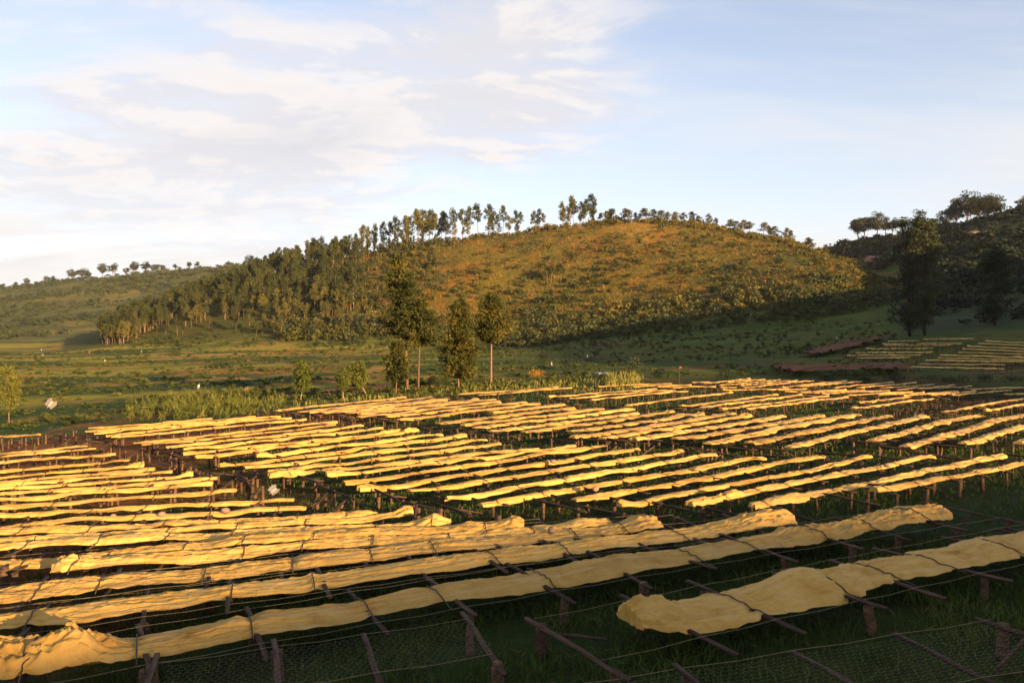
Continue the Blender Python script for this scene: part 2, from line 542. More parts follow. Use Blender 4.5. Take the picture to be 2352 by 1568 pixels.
# ------------------------------------------------------------------ the drying rows, as measured along each strip
CROP = dict(A=(0, 1560, 3.0), B=(700, 1460, 3.0), C=(1400, 1420, 3.0), D=(2100, 1400, 3.0), E=(2700, 1400, 3.92),
            F=(3240, 1400, 3.92), G=(700, 1700, 2.4), H=(1600, 1650, 2.4), I=(2500, 1550, 2.4), J=(3100, 1250, 3.178),
            K=(0, 1900, 1.8092), L=(1200, 1900, 1.8092), M=(2400, 1900, 1.6333), P=(2400, 1200, 1.6333))
ROWS = dict(
 left='''A0,235 330,225 465,212
A0,428 150,404 360,405 540,388 740,362 990,350
A0,465 190,445 400,432 540,405 800,400 1080,375
A0,533 220,525 340,500 530,497 720,473 880,480 1000,455 1300,440
A0,635 450,600 800,577 1180,540 1300,510 1460,500
A0,700 280,682 620,640 880,640 1020,605 1180,610 1380,580 1620,560
A0,748 250,740 450,712 720,688 1200,658 1740,605
A0,783 300,765 680,740 900,712 1160,705 1520,690 1640,660 1945,630
A0,825 430,815 640,790 850,782 1290,750 1700,718 2100,680 2180,665
A0,880 200,862 600,855 860,835 1130,815 1580,800 1960,765 2100,735 B200,1020 350,1010
A0,945 280,930 500,920 690,905 900,875 1330,850 1760,825 2050,800 2200,775 B120,1085 295,1080
A0,1028 400,1005 680,990 900,975 1050,945 1200,948 1480,940 1560,910 1840,918 G100,378 320,345 450,350
A0,1125 470,1118 620,1085 1180,1065 1380,1030 1860,1025 1940,1000 G300,465 360,445 590,450 900,410 960,425
K0,150 165,120 400,105 560,75 730,85 880,80 1300,50 G380,545 620,495 800,500 960,480 1075,490''',
 front='''K0,180 210,165 350,150 600,150 780,135 980,135 1170,105 1360,108 1760,112 2050,100 G1170,595 1360,560 1660,525 1720,545
K0,235 500,205 940,180 G120,680 450,680 700,668 1060,655 1230,645 1500,625 1700,605 1780,580 2040,562
K0,285 450,240 620,225 G250,740 600,700 1000,685 1460,690 1790,670 2060,635 H100,725 215,755
K0,390 350,375 600,320 900,295 1450,250 G560,770 900,740 1300,735 1500,715 1800,700 H180,800 400,770 780,770 880,785
K380,425 550,400 750,370 1130,345 1700,300 G600,880 1000,840 1350,810 1750,780 2150,770 H450,880 600,850 860,850 1050,800 1200,790 1370,735 1560,735 1660,755
K0,605 350,555 640,530 1300,480 1700,450 2100,400 L300,350 500,345 700,290 1000,280 1250,245 1600,225 1900,160 2100,115 2260,120
K0,760 250,735 480,740 800,715 1000,690 1450,665 1700,600 L0,580 300,550 700,510 1150,440 1700,320 2050,260 M200,200 450,160 650,95 780,55 890,75
K0,1060 400,1020 800,1000 1200,960 1500,890 1750,870 2000,870 L0,830 400,760 850,720 1000,700 1300,630 1600,590 1900,570 M150,430 400,370 550,300 800,260 1000,220 1200,150 1400,110 1600,50 1790,35
M-106,700 200,700 500,690 900,590 1200,540 1450,450 1900,360 2352,200''',
 centre='''A1000,145 1420,120 2050,65 2352,35 B290,332
A960,175 1180,160 1700,125 2000,95 B0,385 300,350 570,325 730,305 770,305
A1060,200 1350,175 1950,145 B0,420 400,370 760,330 880,310 1060,318
A1190,222 1600,190 2352,130 B400,395 700,350 1000,330 1180,328
A1240,250 1550,245 2050,195 2352,160 B500,435 650,410 800,395 1150,365 1330,338
A1490,312 1720,305 2150,255 B0,560 350,515 600,485 900,450 1100,425 1300,405 1500,380 1690,372
A1590,330 2000,315 B0,600 300,565 480,540 720,515 1000,485 1300,450 1560,420 1665,420
A1850,355 2352,320 B400,595 800,570 1100,520 1500,475 1800,435 1970,418
A2050,378 2352,345 B210,640 600,620 800,605 1030,580 1300,545 1600,510 2000,465 2150,440 2190,440
A2050,425 B0,722 250,710 500,685 650,655 980,625 1200,605 1500,575 1800,540 2120,515 C0,640 200,605 300,600
B90,770 340,745 700,700 980,660 1300,635 1600,595 2000,560 C0,665 200,640 380,600 490,590
B780,765 980,745 1220,705 1450,685 1800,640 2040,610 2352,570 C360,665 640,635 780,635
B350,880 600,855 830,830 1100,800 1300,770 1700,720 2050,680 C0,785 450,710 700,690 1020,640
B640,885 980,870 1230,840 1460,815 1700,780 1900,760 2120,725 C0,840 300,815 460,790 740,755 960,720 1080,690 1270,695
B890,930 1230,910 1580,875 1900,840 C0,940 300,905 600,875 850,825 1050,800 1300,755 1410,735
B920,1000 1240,970 1400,940 1600,915 1880,915 2100,885 C0,1000 400,960 600,920 900,885 1120,850 1300,840 1450,825 1700,805 1850,795
B1560,975 1700,1000 1900,970 2150,945 C0,1055 380,1010 600,985 850,945 1050,905 1350,890 1660,850 1900,815 2260,765
B1760,1050 2000,1025 G1400,270 1900,235 2100,200 H0,300 370,250 640,220 850,175 1000,140 1300,100 1590,65
G1520,340 1920,305 2100,265 H0,380 340,345 500,305 700,290 880,250 1150,215 1450,170 1700,125 1880,80
G1980,350 2300,330 H180,450 600,390 800,355 1000,310 1350,250 1700,205 2000,150 2280,105
H175,540 450,520 700,470 970,430 1300,360 1500,330 1850,275 2200,200 I140,430 300,385 440,380
H450,575 700,575 950,540 1250,495 1500,460 1700,410 2100,345 I0,560 380,490 700,420 850,410
H1300,550 1700,505 2000,450 I0,665 350,600 620,550 780,500 1100,430 1390,395
H1700,585 2000,570 2200,530 I0,770 280,710 500,665 780,610 1080,555 1370,490 1700,410 1830,405
I160,820 450,810 600,780 850,720 1250,640 1600,560 1900,500 2250,400 P1780,840
I720,835 1000,810 1300,770 1550,700 1900,640 2352,540 P2220,835
P1410,1050 1650,1050 1850,970 2050,950 2250,890 2352,885''',
 right='''B990,240 1200,235 1500,195 1660,180 1860,160 2200,125 C0,250 210,235 340,212
B1260,258 1500,240 1700,212 1900,185 2352,150 C240,260 530,225 660,218
B1370,268 1700,235 2000,205 C0,315 250,290 530,262 740,232 830,230
B1530,272 1800,250 C0,335 300,300 530,275 820,250
B1790,275 1930,265 2150,245 C0,360 300,335 600,310 720,285 950,262 1170,242
B1950,288 2150,265 C0,380 400,340 720,300 900,290 1230,250 1370,235
B1940,315 2200,290 C0,415 280,390 500,360 820,325 1050,300 1250,270 1430,265
C140,432 400,410 600,385 950,350 1120,330 1350,305 1600,265 1710,265
C280,465 560,440 900,395 1250,355 1500,325 1700,300 1870,288
C1340,385 1700,345 1900,325 2050,298 2140,300
C725,512 880,498 1200,455 1450,435 1650,400 1900,370 2100,345 2260,340
C1000,530 1300,495 1700,460 1900,425 2150,390 D0,460 260,420 480,405
C1110,560 1500,535 1650,500 1900,480 2200,445 D0,520 270,480 570,440 800,410
C1300,600 1650,570 1900,530 2100,505 D0,565 400,515 600,490 860,450
C1670,600 1900,590 2100,555 D0,620 250,585 550,545 800,515 950,480 1250,445
D90,660 300,645 600,615 800,570 1000,540 1300,490 1540,458 1580,462
D130,730 400,695 700,650 950,615 1200,580 1500,525 1700,490 1950,465
D460,735 750,700 950,650 1300,625 1600,585 1800,530 2050,492 2130,490
D820,750 1000,745 1150,705 1350,670 1600,635 1900,595 2100,560 E560,700 800,645 915,640
D1280,745 1500,725 1700,700 1850,660 2100,630 E640,775 900,740 1100,700 1380,630 1510,635
D1660,800 1950,765 2100,710 E400,920 700,840 900,800 1100,780 1300,740 1600,680 1900,612 2030,622
E400,1040 700,1030 900,970 1200,890 1400,840 1650,800 1900,740 F0,695 160,670 260,640 370,640
E990,1085 1150,1090 1300,1040 1540,980 1850,890 F0,835 250,780 430,730 600,690 780,650 930,640
F110,995 400,950 600,890 850,800 1050,740 1300,690 1550,640 1720,632
F590,1080 900,1030 1200,930 1500,850 1700,750 1900,710 2100,645 2310,635
F1450,1040 1700,1000 1850,930 2100,850 2352,790
F2290,1030 2352,1010''',
 back='''C960,182 1300,155 1650,135 1900,115 2070,100
C1180,188 1500,165 1900,130 2230,110
C1975,215 2200,195 D0,265 300,235 700,205 1000,178 1090,182
D110,290 400,262 700,235 1000,205 1300,192
D365,302 600,285 900,245 1200,210 1460,205
D740,362 900,348 1200,305 1500,262 1800,230 1930,222
D1360,378 1600,345 1900,310 2150,275 E400,370 600,340 850,320
D1580,385 1800,370 2100,325 E300,430 550,410 800,370 1000,350 1190,325
D1800,402 2060,375 E340,490 600,455 870,432 1050,400 1350,365 1590,345
E390,525 550,530 800,480 1000,455 1250,420 1550,385 1880,360
E2030,430 2200,420 F0,425 400,385 650,355
E1920,520 2200,500 F200,490 350,460 700,410 900,375 1020,375
F1160,575 1400,545 1550,500 1800,450 2100,410 2352,375
F1740,550 1950,555 2100,510 2200,490 2352,450''',
 strip='''D420,150 700,145 830,130 1250,118
D830,155 1000,145 1280,135 1480,138
D1100,155 1300,162 1500,155 1750,158
D1480,108 1680,100
D1620,118 1800,105 2000,75 2130,62
E110,140 400,110 660,95
E0,180 350,150 700,115 880,98
E290,180 700,150 900,125 1130,105
E350,215 650,185 900,150 1200,125 1380,112
E900,205 1100,205 1300,170 1500,145 1850,115
E1150,200 1350,190 1600,160 1900,135 2070,128
E1680,218 1950,185 F0,170 200,155 440,135
E2000,215 F0,210 260,185 600,170 745,145
F220,220 500,210 800,190 1010,165
F490,245 700,225 1000,205 1330,180
F800,235 1100,215 1400,205 1560,190
E0,215 240,212
E30,250 400,245 700,240 1000,232
E850,250 1270,240
E940,275 1150,280 1400,265 1650,250 1850,250
E1170,292 1500,290 1900,265 2110,258
E1470,305 1800,300 2100,270 F370,262
E1850,328 F0,320 300,295 700,280
F200,325 600,310 860,290
F560,335 900,315 1200,280 1370,272
F960,322 1300,305 1620,268
F1270,325 1500,320 1800,280 2150,250
F1470,235 1800,230 2200,210 2352,215
F2050,310 2352,300''',
 slope_left='''J740,102 1090,98
J680,133 960,132
J1080,130 1300,128
J1330,126 1605,124
J690,160 1480,156
J475,198 1265,193
J360,240 465,240
J495,237 1260,236
J245,270 345,270
J385,267 1120,268
J375,296 985,296
J1155,74 1750,70
J705,362 755,360''',
 slope_right='''J1890,95 2400,120
J1800,125 2400,152
J1670,160 2400,190
J1615,190 2400,222
J1560,232 2400,257
J1350,265 2320,292
J1325,295 2400,322
J1175,325 2300,342
J1105,370 2115,380
J970,405 2105,428''')

def parse_rows(txt):
    out = []
    for ln in txt.strip().splitlines():
        pts, crop = [], None
        for tok in ln.split():
            if tok[0].isalpha():
                crop = CROP[tok[0]]
                tok = tok[1:]
            x, y = tok.split(',')
            pts.append(((crop[0] + float(x) / crop[2]) * 0.6125, (crop[1] + float(y) / crop[2]) * 0.6125))
        pts.sort()
        out.append(np.array(pts))
    return out

ROWPTS = {k: parse_rows(v) for k, v in ROWS.items()}
H_TAB, TILT = 5.2, 0.04        # eye over the bed tops straight ahead; cross-slope of the field
BED_H = 0.64                   # bed top over the ground

def first_depth(u, v):
    U, V = (u - CU) / F_PX, (v - HV) / F_PX
    w = np.where(U < 0, smooth(0.0, 0.1, V), smooth(0.05, 0.22, V))
    return H_TAB / np.maximum(V + TILT * U * w, 0.035)

_P = []
for k in ('left', 'front', 'centre', 'right', 'back', 'strip'):
    for pts in ROWPTS[k]:
        z = first_depth(pts[:, 0], pts[:, 1])
        _P.append(np.stack([(pts[:, 0] - CU) / F_PX * z, z, -(pts[:, 1] - HV) / F_PX * z], 1))
_P = np.vstack(_P)
FIELD_PTS = _P

def _basis(X, Y):
    x, y = X / 52.0, (Y - 43.0) / 43.0
    return np.stack([np.ones_like(x), x, y, x * x, x * y, y * y, x * x * y, x * y * y, y ** 3, x ** 3], -1)

_wt = 1.0 / np.sqrt(_P[:, 1])
_coef, *_ = np.linalg.lstsq(_basis(_P[:, 0], _P[:, 1]) * _wt[:, None], _P[:, 2] * _wt, rcond=None)

def bed_top(X, Y):
    """height of the bed tops (relative to the eye) over the field"""
    return _basis(np.asarray(X, float), np.asarray(Y, float)) @ _coef

def cast_bed(u, v):
    """point on the bed-top surface seen along a measured direction"""
    U, V = (u - CU) / F_PX, (v - HV) / F_PX
    z = float(first_depth(u, v))
    for _ in range(40):
        zt = float(bed_top(U * z, z))
        zn = -zt / max(V, 1e-3)
        z = 0.6 * z + 0.4 * float(np.clip(zn, 5, 130))
    return np.array([U * z, z, -V * z])

# ------------------------------------------------------------------ terrain
# profile of the land along sight lines: column (measuring px) -> (distance ahead in m, row where that ground shows)
LAND = {
 -400: '60,1010 120,895 300,830 500,811 700,790 900,745 1300,690 1700,700 2500,760',
 0: '60,985 120,893 300,828 500,808 700,780 900,735 1100,690 1300,660 1700,690 2500,750',
 150: '60,970 120,892 300,828 500,806 600,792 700,775 900,722 1100,672 1300,641 1700,680 2500,750',
 230: '60,962 120,890 300,828 460,803 500,790 540,768 580,752 640,772 800,745 1000,700 1150,660 1300,632 1700,670 2500,740',
 400: '60,945 120,884 300,822 440,800 500,755 560,705 600,698 680,735 900,705 1150,645 1300,616 1700,650 2500,730',
 560: '60,930 120,875 300,818 410,800 480,740 560,655 610,640 700,690 1000,650 1300,603 1700,640 2500,720',
 700: '60,922 120,868 300,815 395,800 470,735 560,625 615,600 720,660 1000,660 1300,650 2500,720',
 820: '60,913 120,862 300,812 385,798 470,720 560,600 615,574 720,650 1300,670 2500,720',
 1000: '60,903 120,855 300,808 375,795 460,710 560,580 620,545 720,610 1300,690 2500,720',
 1200: '60,893 100,860 150,838 300,800 365,790 450,705 550,570 625,520 720,590 1300,690 2500,720',
 1420: '60,887 100,852 150,832 250,797 350,775 440,690 540,550 625,492 720,570 1300,690 2500,720',
 1600: '60,884 100,846 150,815 250,780 330,757 420,680 530,565 610,505 720,590 1300,690 2500,720',
 1800: '60,882 90,852 150,808 220,775 300,738 390,660 490,580 570,540 680,610 800,600 1300,650 2500,700',
 1950: '60,882 90,850 150,800 220,760 300,722 370,670 450,615 500,600 580,650 650,580 750,548 900,580 2500,680',
 2050: '60,884 82,857 120,800 160,772 230,742 300,718 350,697 400,692 450,690 550,620 680,548 750,538 900,580 2500,680',
 2130: '60,886 82,857 122,784 145,773 200,745 280,700 400,625 550,548 640,527 800,560 2500,680',
 2250: '60,888 82,858 120,782 140,771 200,730 280,665 400,580 500,522 560,507 700,540 2500,680',
 2352: '60,890 82,858 120,780 140,766 200,715 280,645 400,550 480,494 540,484 700,520 2500,680',
 2600: '60,892 82,852 120,772 200,690 280,610 400,500 480,440 560,420 800,450 2500,600'}
# the land outside the picture, its ridges shaped to shade field and valley: azimuth -> (distance, height relative to the eye)
AROUND = {
 48: '12,-3.6 30,-3.2 60,-1.5 100,6 150,17 200,28 300,42 400,55 500,62 900,70 3000,60',
 60: '12,-3.6 30,-3 60,1 100,12 150,31 200,41 300,49 400,56 500,62 900,70 3000,60',
 90: '12,-3.4 30,-2 60,4 100,14 150,32 200,43 350,60 500,70 900,70 3000,60',
 115: '10,-3.5 25,-1.2 45,4.0 60,6.5 80,9.2 100,12 150,18 200,26 350,44 900,60 3000,60',
 132: '10,-3.7 25,-1.2 45,5.5 60,8.1 75,9.2 110,11.3 200,18 350,32 900,50 3000,60',
 150: '10,-3.9 25,-1.8 45,5.0 60,7.8 75,8.8 110,10 200,16 350,30 900,50 3000,60',
 165: '10,-4.0 25,-2.4 45,2 60,5 75,7 110,8 200,14 900,40 3000,60',
 200: '10,-4.2 40,-4.5 100,-3 300,6 900,30 3000,60',
 250: '10,-4.6 40,-6 100,-7.5 300,-8 700,-4 1200,40 3000,60',
 290: '10,-4.6 40,-6.5 100,-7.5 300,-7.5 700,-4 1000,30 1500,70 3000,60'}
def dist(z):
    z = np.asarray(z, float)
    return np.where(z < 60, z * 1.733, np.interp(z, [60, 90, 150, 220, 300, 400, 460, 9000], [104, 140, 205, 265, 330, 410, 460, 9000]))

NR, NTH = 420, 1440
RAD = np.geomspace(1.0, 3600.0, NR)
LR = np.log(RAD)

def _land_table():
    cols = []
    for u, s in LAND.items():
        th = math.degrees(math.atan((u - CU) / F_PX))
        zz, ee = [], []
        for t in s.split():
            z, y = map(float, t.split(','))
            z = float(dist(z))
            zz.append(z / math.cos(R(th)))
            ee.append(-(y - HV) / F_PX * z)
        zz = [1.0, 14.0] + zz
        e0 = -H_TAB - BED_H
        ee = [e0, e0] + ee
        cols.append((th, np.interp(LR, np.log(zz), ee)))
    for th, s in AROUND.items():
        rr, ee = zip(*[tuple(map(float, t.split(','))) for t in s.split()])
        r2 = dist(np.array(rr))
        ee = tuple(np.array(ee) * r2 / np.array(rr))
        rr = (1.0,) + tuple(r2)
        ee = (-H_TAB - BED_H,) + ee
        cols.append((th if th < 180 else th - 360, np.interp(LR, np.log(rr), ee)))
    cols.sort(key=lambda c: c[0])
    th = np.array([c[0] for c in cols])
    E = np.array([c[1] for c in cols])
    th = np.concatenate([[th[-1] - 360], th, [th[0] + 360]])
    E = np.vstack([E[-1:], E, E[:1]])
    TH = np.linspace(-180, 180, NTH, endpoint=False)
    T = np.stack([np.interp(TH, th, E[:, j]) for j in range(NR)], 1)
    # smooth away the facets of the profile
    for _ in range(3):
        k = 3
        pad = np.vstack([T[-k:], T, T[:k]])
        T = sum(pad[i:i + NTH] for i in range(2 * k + 1)) / (2 * k + 1)
        pad = np.hstack([T[:, :1].repeat(2, 1), T, T[:, -1:].repeat(2, 1)])
        T = sum(pad[:, i:i + NR] for i in range(5)) / 5
    return T

LANDT = _land_table()
_hx, _hy = FIELD_PTS[:, 0], FIELD_PTS[:, 1]
# mask of the field: distance to the nearest measured bed point, on a coarse grid
_gx = np.arange(-100, 101, 2.5)
_gy = np.arange(-10, 151, 2.5)
_GX, _GY = np.meshgrid(_gx, _gy, indexing='ij')
_gd = np.sqrt(((_GX[..., None] - _hx) ** 2 + (_GY[..., None] - _hy) ** 2).min(-1))

def field_mask(X, Y):
    i = np.clip((np.asarray(X) + 100) / 2.5, 0, len(_gx) - 1.001)
    j = np.clip((np.asarray(Y) + 10) / 2.5, 0, len(_gy) - 1.001)
    i0, j0 = i.astype(int), j.astype(int)
    fi, fj = i - i0, j - j0
    d = (_gd[i0, j0] * (1 - fi) * (1 - fj) + _gd[i0 + 1, j0] * fi * (1 - fj) + _gd[i0, j0 + 1] * (1 - fi) * fj + _gd[i0 + 1, j0 + 1] * fi * fj)
    return 1 - smooth(4.5, 22.0, d)

def land(X, Y):
    r = np.maximum(np.hypot(X, Y), 1.001)
    th = np.degrees(np.arctan2(X, Y))
    i = (th + 180) / 360 * NTH
    i0 = np.floor(i).astype(int)
    fi = i - i0
    i0, i1 = i0 % NTH, (i0 + 1) % NTH
    j = np.clip(np.log(r) / LR[-1] * (NR - 1), 0, NR - 1.001)
    j0 = j.astype(int)
    fj = j - j0
    e = (LANDT[i0, j0] * (1 - fi) * (1 - fj) + LANDT[i1, j0] * fi * (1 - fj) + LANDT[i0, j0 + 1] * (1 - fi) * fj + LANDT[i1, j0 + 1] * fi * fj)
    far = smooth(105, 320, r)
    e = e + far * smooth(-6.5, 5, e) * (5.0 * fbm(X / 90.0, Y / 90.0, 1.0, 4) + 1.6 * fbm(X / 17.0, Y / 17.0, 2.0, 3))
    e = e + 0.5 * smooth(60, 140, r) * fbm(X / 14.0, Y / 14.0, 3.0, 3)
    return e

def ground(X, Y):
    """world height of the ground"""
    X, Y = np.asarray(X, float), np.asarray(Y, float)
    m = field_mask(X, Y)
    Xc, Yc = np.clip(X, -58, 58), np.clip(Y, 9, 122)
    g = bed_top(Xc, Yc) - BED_H + 0.06 * fbm(X / 2.5, Y / 2.5, 5.0, 3)
    return CAMZ + m * g + (1 - m) * land(X, Y)

def g1(x, y):
    return float(ground(np.array([x]), np.array([y]))[0])

def at(u, z):
    """ground point in measured column u at distance z ahead"""
    x = (u - CU) / F_PX * z
    return np.array([x, z, g1(x, z)])

def hit(u, v, lift=0.0, z0=8.0, z1=2500.0):
    """first ground point (plus lift) along a measured direction"""
    U, V = (u - CU) / F_PX, (v - HV) / F_PX
    zs = np.geomspace(z0, z1, 240)
    h = ground(U * zs, zs) + lift - (CAMZ - V * zs)
    k = np.argmax(h > 0)
    if h[k] <= 0:
        k = len(zs) - 1
    z = zs[k]
    if k > 0:
        a, b = h[k - 1], h[k]
        t = -a / (b - a) if b != a else 1
        z = zs[k - 1] + (zs[k] - zs[k - 1]) * t
    return np.array([U * z, z, CAMZ - V * z - lift])

# ridge and foot of the main hill by column
HILL_U = [180, 230, 400, 560, 700, 820, 1000, 1200, 1420, 1600, 1800, 1950, 2060]
HILL_FOOT = [470, 460, 445, 418, 406, 398, 390, 382, 370, 354, 330, 326, 330]
HILL_RIDGE = [560, 580, 600, 610, 615, 615, 620, 625, 625, 610, 570, 500, 428]

def terrain_mesh():
    ths = np.unique(np.concatenate([np.arange(-180, -44, 3.0), np.arange(-44, 44, 0.3), np.arange(44, 181, 3.0)]))
    rr = np.concatenate([np.linspace(0.5, 6, 6), np.geomspace(7, 3500, 330)])
    TH, RR = np.meshgrid(np.radians(ths), rr, indexing='ij')
    X, Y = RR * np.sin(TH), RR * np.cos(TH)
    Z = ground(X, Y)
    n, m = X.shape
    V = np.stack([X, Y, Z], -1).reshape(-1, 3)
    i = np.arange(n - 1)[:, None]
    j = np.arange(m - 1)[None, :]
    F = np.stack([i * m + j, i * m + j + 1, (i + 1) * m + j + 1, (i + 1) * m + j], -1).reshape(-1, 4)
    # centre fan closed by a small cap
    me = mk('ground', V, F, True)
    return me, X.ravel(), Y.ravel(), Z.ravel()

def cover_colour(X, Y, Z):
    """what grows or lies where: linear base colours"""
    U = np.where(Y > 1, X / np.maximum(Y, 1), 9.0) * F_PX + CU
    r = np.hypot(X, Y)
    n1 = fbm(X / 40, Y / 40, 7.0, 4)
    n2 = fbm(X / 11, Y / 11, 8.0, 4)
    n3 = fbm(X / 3.0, Y / 3.0, 9.0, 3)
    def lerp(c, d, t):
        t = np.clip(t, 0, 1)[:, None]
        return c * (1 - t) + np.array(d) * t
    c = np.tile(np.array([0.048, 0.074, 0.013]), (len(X), 1))
    c = lerp(c, (0.085, 0.100, 0.018), smooth(-0.1, 0.45, n2 + 0.4 * n3))
    # valley floor plots, long and thin
    plots = fbm(X / 70 + 3, Y / 16, 12.0, 3)
    soil = fbm(X / 26 + 9, Y / 9, 13.0, 3)
    val = (smooth(85, 120, r) * (1 - smooth(5, 11, Z))) * (Y > 0)
    c = lerp(c, (0.25, 0.215, 0.028), val * smooth(-0.12, 0.20, plots) * 0.9 * smooth(1300, 900, U))
    c = lerp(c, (0.032, 0.060, 0.014), val * smooth(0.05, 0.35, -plots) * smooth(1500, 1100, U))
    c = lerp(c, (0.085, 0.100, 0.016), val * smooth(1050, 1350, U) * smooth(-0.5, 0.3, n2 + n3) * 0.8)
    c = lerp(c, (0.120, 0.060, 0.030), val * smooth(1050, 1350, U) * smooth(0.24, 0.40, soil) * 0.7)
    c = lerp(c, (0.30, 0.115, 0.036), val * smooth(0.26, 0.40, soil) * (U < 1250) * 0.8)
    dry = fbm(X / 30 - 4, Y / 12, 15.0, 3)
    c = lerp(c, (0.34, 0.205, 0.065), val * smooth(0.26, 0.44, dry) * (U < 1000) * 0.75)
    # main hill
    ridge = np.interp(U, HILL_U, HILL_RIDGE)
    foot = np.interp(U, HILL_U, HILL_FOOT)
    t = (Y - foot) / np.maximum(ridge - foot, 1)
    hill = smooth(-0.05, 0.10, t) * (U > 150) * (U < 2110) * (Y < ridge + 90) * (Y > 0)
    warm = np.array([0.195, 0.096, 0.014])
    hc = np.tile(warm, (len(X), 1))
    def lerpa(a, b, t):
        t = np.clip(t, 0, 1)[:, None]
        return a * (1 - t) + np.asarray(b) * t
    hc = lerpa(hc, (0.118, 0.094, 0.014), smooth(-0.30, 0.15, n1 + 0.6 * n2 + 0.3 * n3))
    hc = lerpa(hc, (0.060, 0.068, 0.015), smooth(0.05, 0.4, -n1 + 0.7 * n2))
    hc = lerpa(hc, (0.25, 0.095, 0.028), smooth(0.30, 0.55, n2 + 0.3 * n3) * 0.6)
    hc = lerpa(hc, (0.250, 0.145, 0.024), 0.9 * smooth(1360, 1400, U) * smooth(1530, 1480, U) * smooth(0.62, 0.75, t + 0.15 * n2))
    hc = lerpa(hc, (0.055, 0.062, 0.015), 0.75 * smooth(1000, 700, U))
    hc = lerpa(hc, (0.080, 0.095, 0.018), 0.8 * smooth(0.22, 0.0, t))
    c = lerpa(c, hc, hill)
    # hills to the left and right
    lh = smooth(560, 700, Y) * (1 - hill) * (U < 720) * (Y > 0)
    lc = np.tile(np.array([0.080, 0.085, 0.024]), (len(X), 1))
    lc = lerpa(lc, (0.175, 0.135, 0.035), smooth(0.0, 0.4, fbm(X / 120, Y / 45, 21.0, 4)))
    lc = lerpa(lc, (0.050, 0.060, 0.020), smooth(0.1, 0.4, n1))
    c = lerpa(c, lc, lh)
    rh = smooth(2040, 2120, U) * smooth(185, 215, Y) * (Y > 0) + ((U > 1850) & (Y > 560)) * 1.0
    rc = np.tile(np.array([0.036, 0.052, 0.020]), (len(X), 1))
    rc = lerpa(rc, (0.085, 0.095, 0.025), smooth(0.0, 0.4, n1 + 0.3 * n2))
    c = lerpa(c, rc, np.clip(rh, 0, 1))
    # the worn soil and short grass among the drying beds
    f = field_mask(X, Y)
    fc = np.tile(np.array([0.024, 0.042, 0.009]), (len(X), 1))
    fc = lerpa(fc, (0.050, 0.036, 0.014), smooth(0.05, 0.4, n2 + 0.6 * n3))
    fc = lerpa(fc, (0.20, 0.075, 0.024), smooth(-5, -14, X) * smooth(-0.55, 0.1, n3 + n2) * 0.85)
    c = lerpa(c, fc, f)
    return c

M_GROUND = terrain_mat()
_me, _X, _Y, _Z = terrain_mesh()
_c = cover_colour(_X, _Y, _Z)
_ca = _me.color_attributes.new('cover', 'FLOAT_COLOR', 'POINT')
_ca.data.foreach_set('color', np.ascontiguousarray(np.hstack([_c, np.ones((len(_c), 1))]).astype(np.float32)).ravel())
GROUND = structure(ob('ground', _me, mat=M_GROUND))

# ------------------------------------------------------------------ drying beds and their tarps
_ONES = ['', 'first', 'second', 'third', 'fourth', 'fifth', 'sixth', 'seventh', 'eighth', 'ninth', 'tenth', 'eleventh', 'twelfth',
         'thirteenth', 'fourteenth', 'fifteenth', 'sixteenth', 'seventeenth', 'eighteenth', 'nineteenth']
_TENS = {2: ('twentieth', 'twenty'), 3: ('thirtieth', 'thirty'), 4: ('fortieth', 'forty'), 5: ('fiftieth', 'fifty'), 6: ('sixtieth', 'sixty'),
         7: ('seventieth', 'seventy'), 8: ('eightieth', 'eighty'), 9: ('ninetieth', 'ninety')}
ORD = [(_ONES[i] if i < 20 else (_TENS[i // 10][0] if i % 10 == 0 else _TENS[i // 10][1] + '-' + _ONES[i % 10])) for i in range(100)]

def post_meshes():
    out = []
    for k in range(4):
        rg = np.random.default_rng(40 + k)
        zz = np.linspace(0, 1, 6)
        P = np.stack([0.018 * rg.normal(size=6).cumsum() * 0.4, 0.018 * rg.normal(size=6).cumsum() * 0.4, zz], 1)
        g = Geo().tube(P, 1.0 * (1.08 - 0.16 * zz + 0.05 * rg.normal(size=6)) * 0.06, 8)
        out.append(g.mesh('post', True))
    return out

def bar_meshes():
    out = []
    for k in range(4):
        rg = np.random.default_rng(60 + k)
        x = np.linspace(-0.5, 0.5, 6)
        P = np.stack([x, 0.006 * rg.normal(size=6), 0.006 * rg.normal(size=6)], 1)
        if k < 3:
            g = Geo().tube(P, 0.050 * (1 + 0.05 * rg.normal(size=6)), 4, True, math.pi / 4, 0.55)
            out.append(g.mesh('crossbar', False))
        else:
            g = Geo().tube(P, 0.040 * (1 + 0.10 * rg.normal(size=6)), 7)
            out.append(g.mesh('crossbar', True))
    for me in out:
        pass
    return out

POSTS, BARS = post_meshes(), bar_meshes()
for me in POSTS:
    me.materials.append(M_POST)
for me in BARS:
    me.materials.append(M_BAR)
BRACE = Geo().tube([(-0.5, 0, 0), (-0.1, 0.012, 0.01), (0.5, 0, 0)], [0.036, 0.033, 0.026], 7).mesh('brace', True)
BRACE.materials.append(M_BAR)

class Row:
    pass

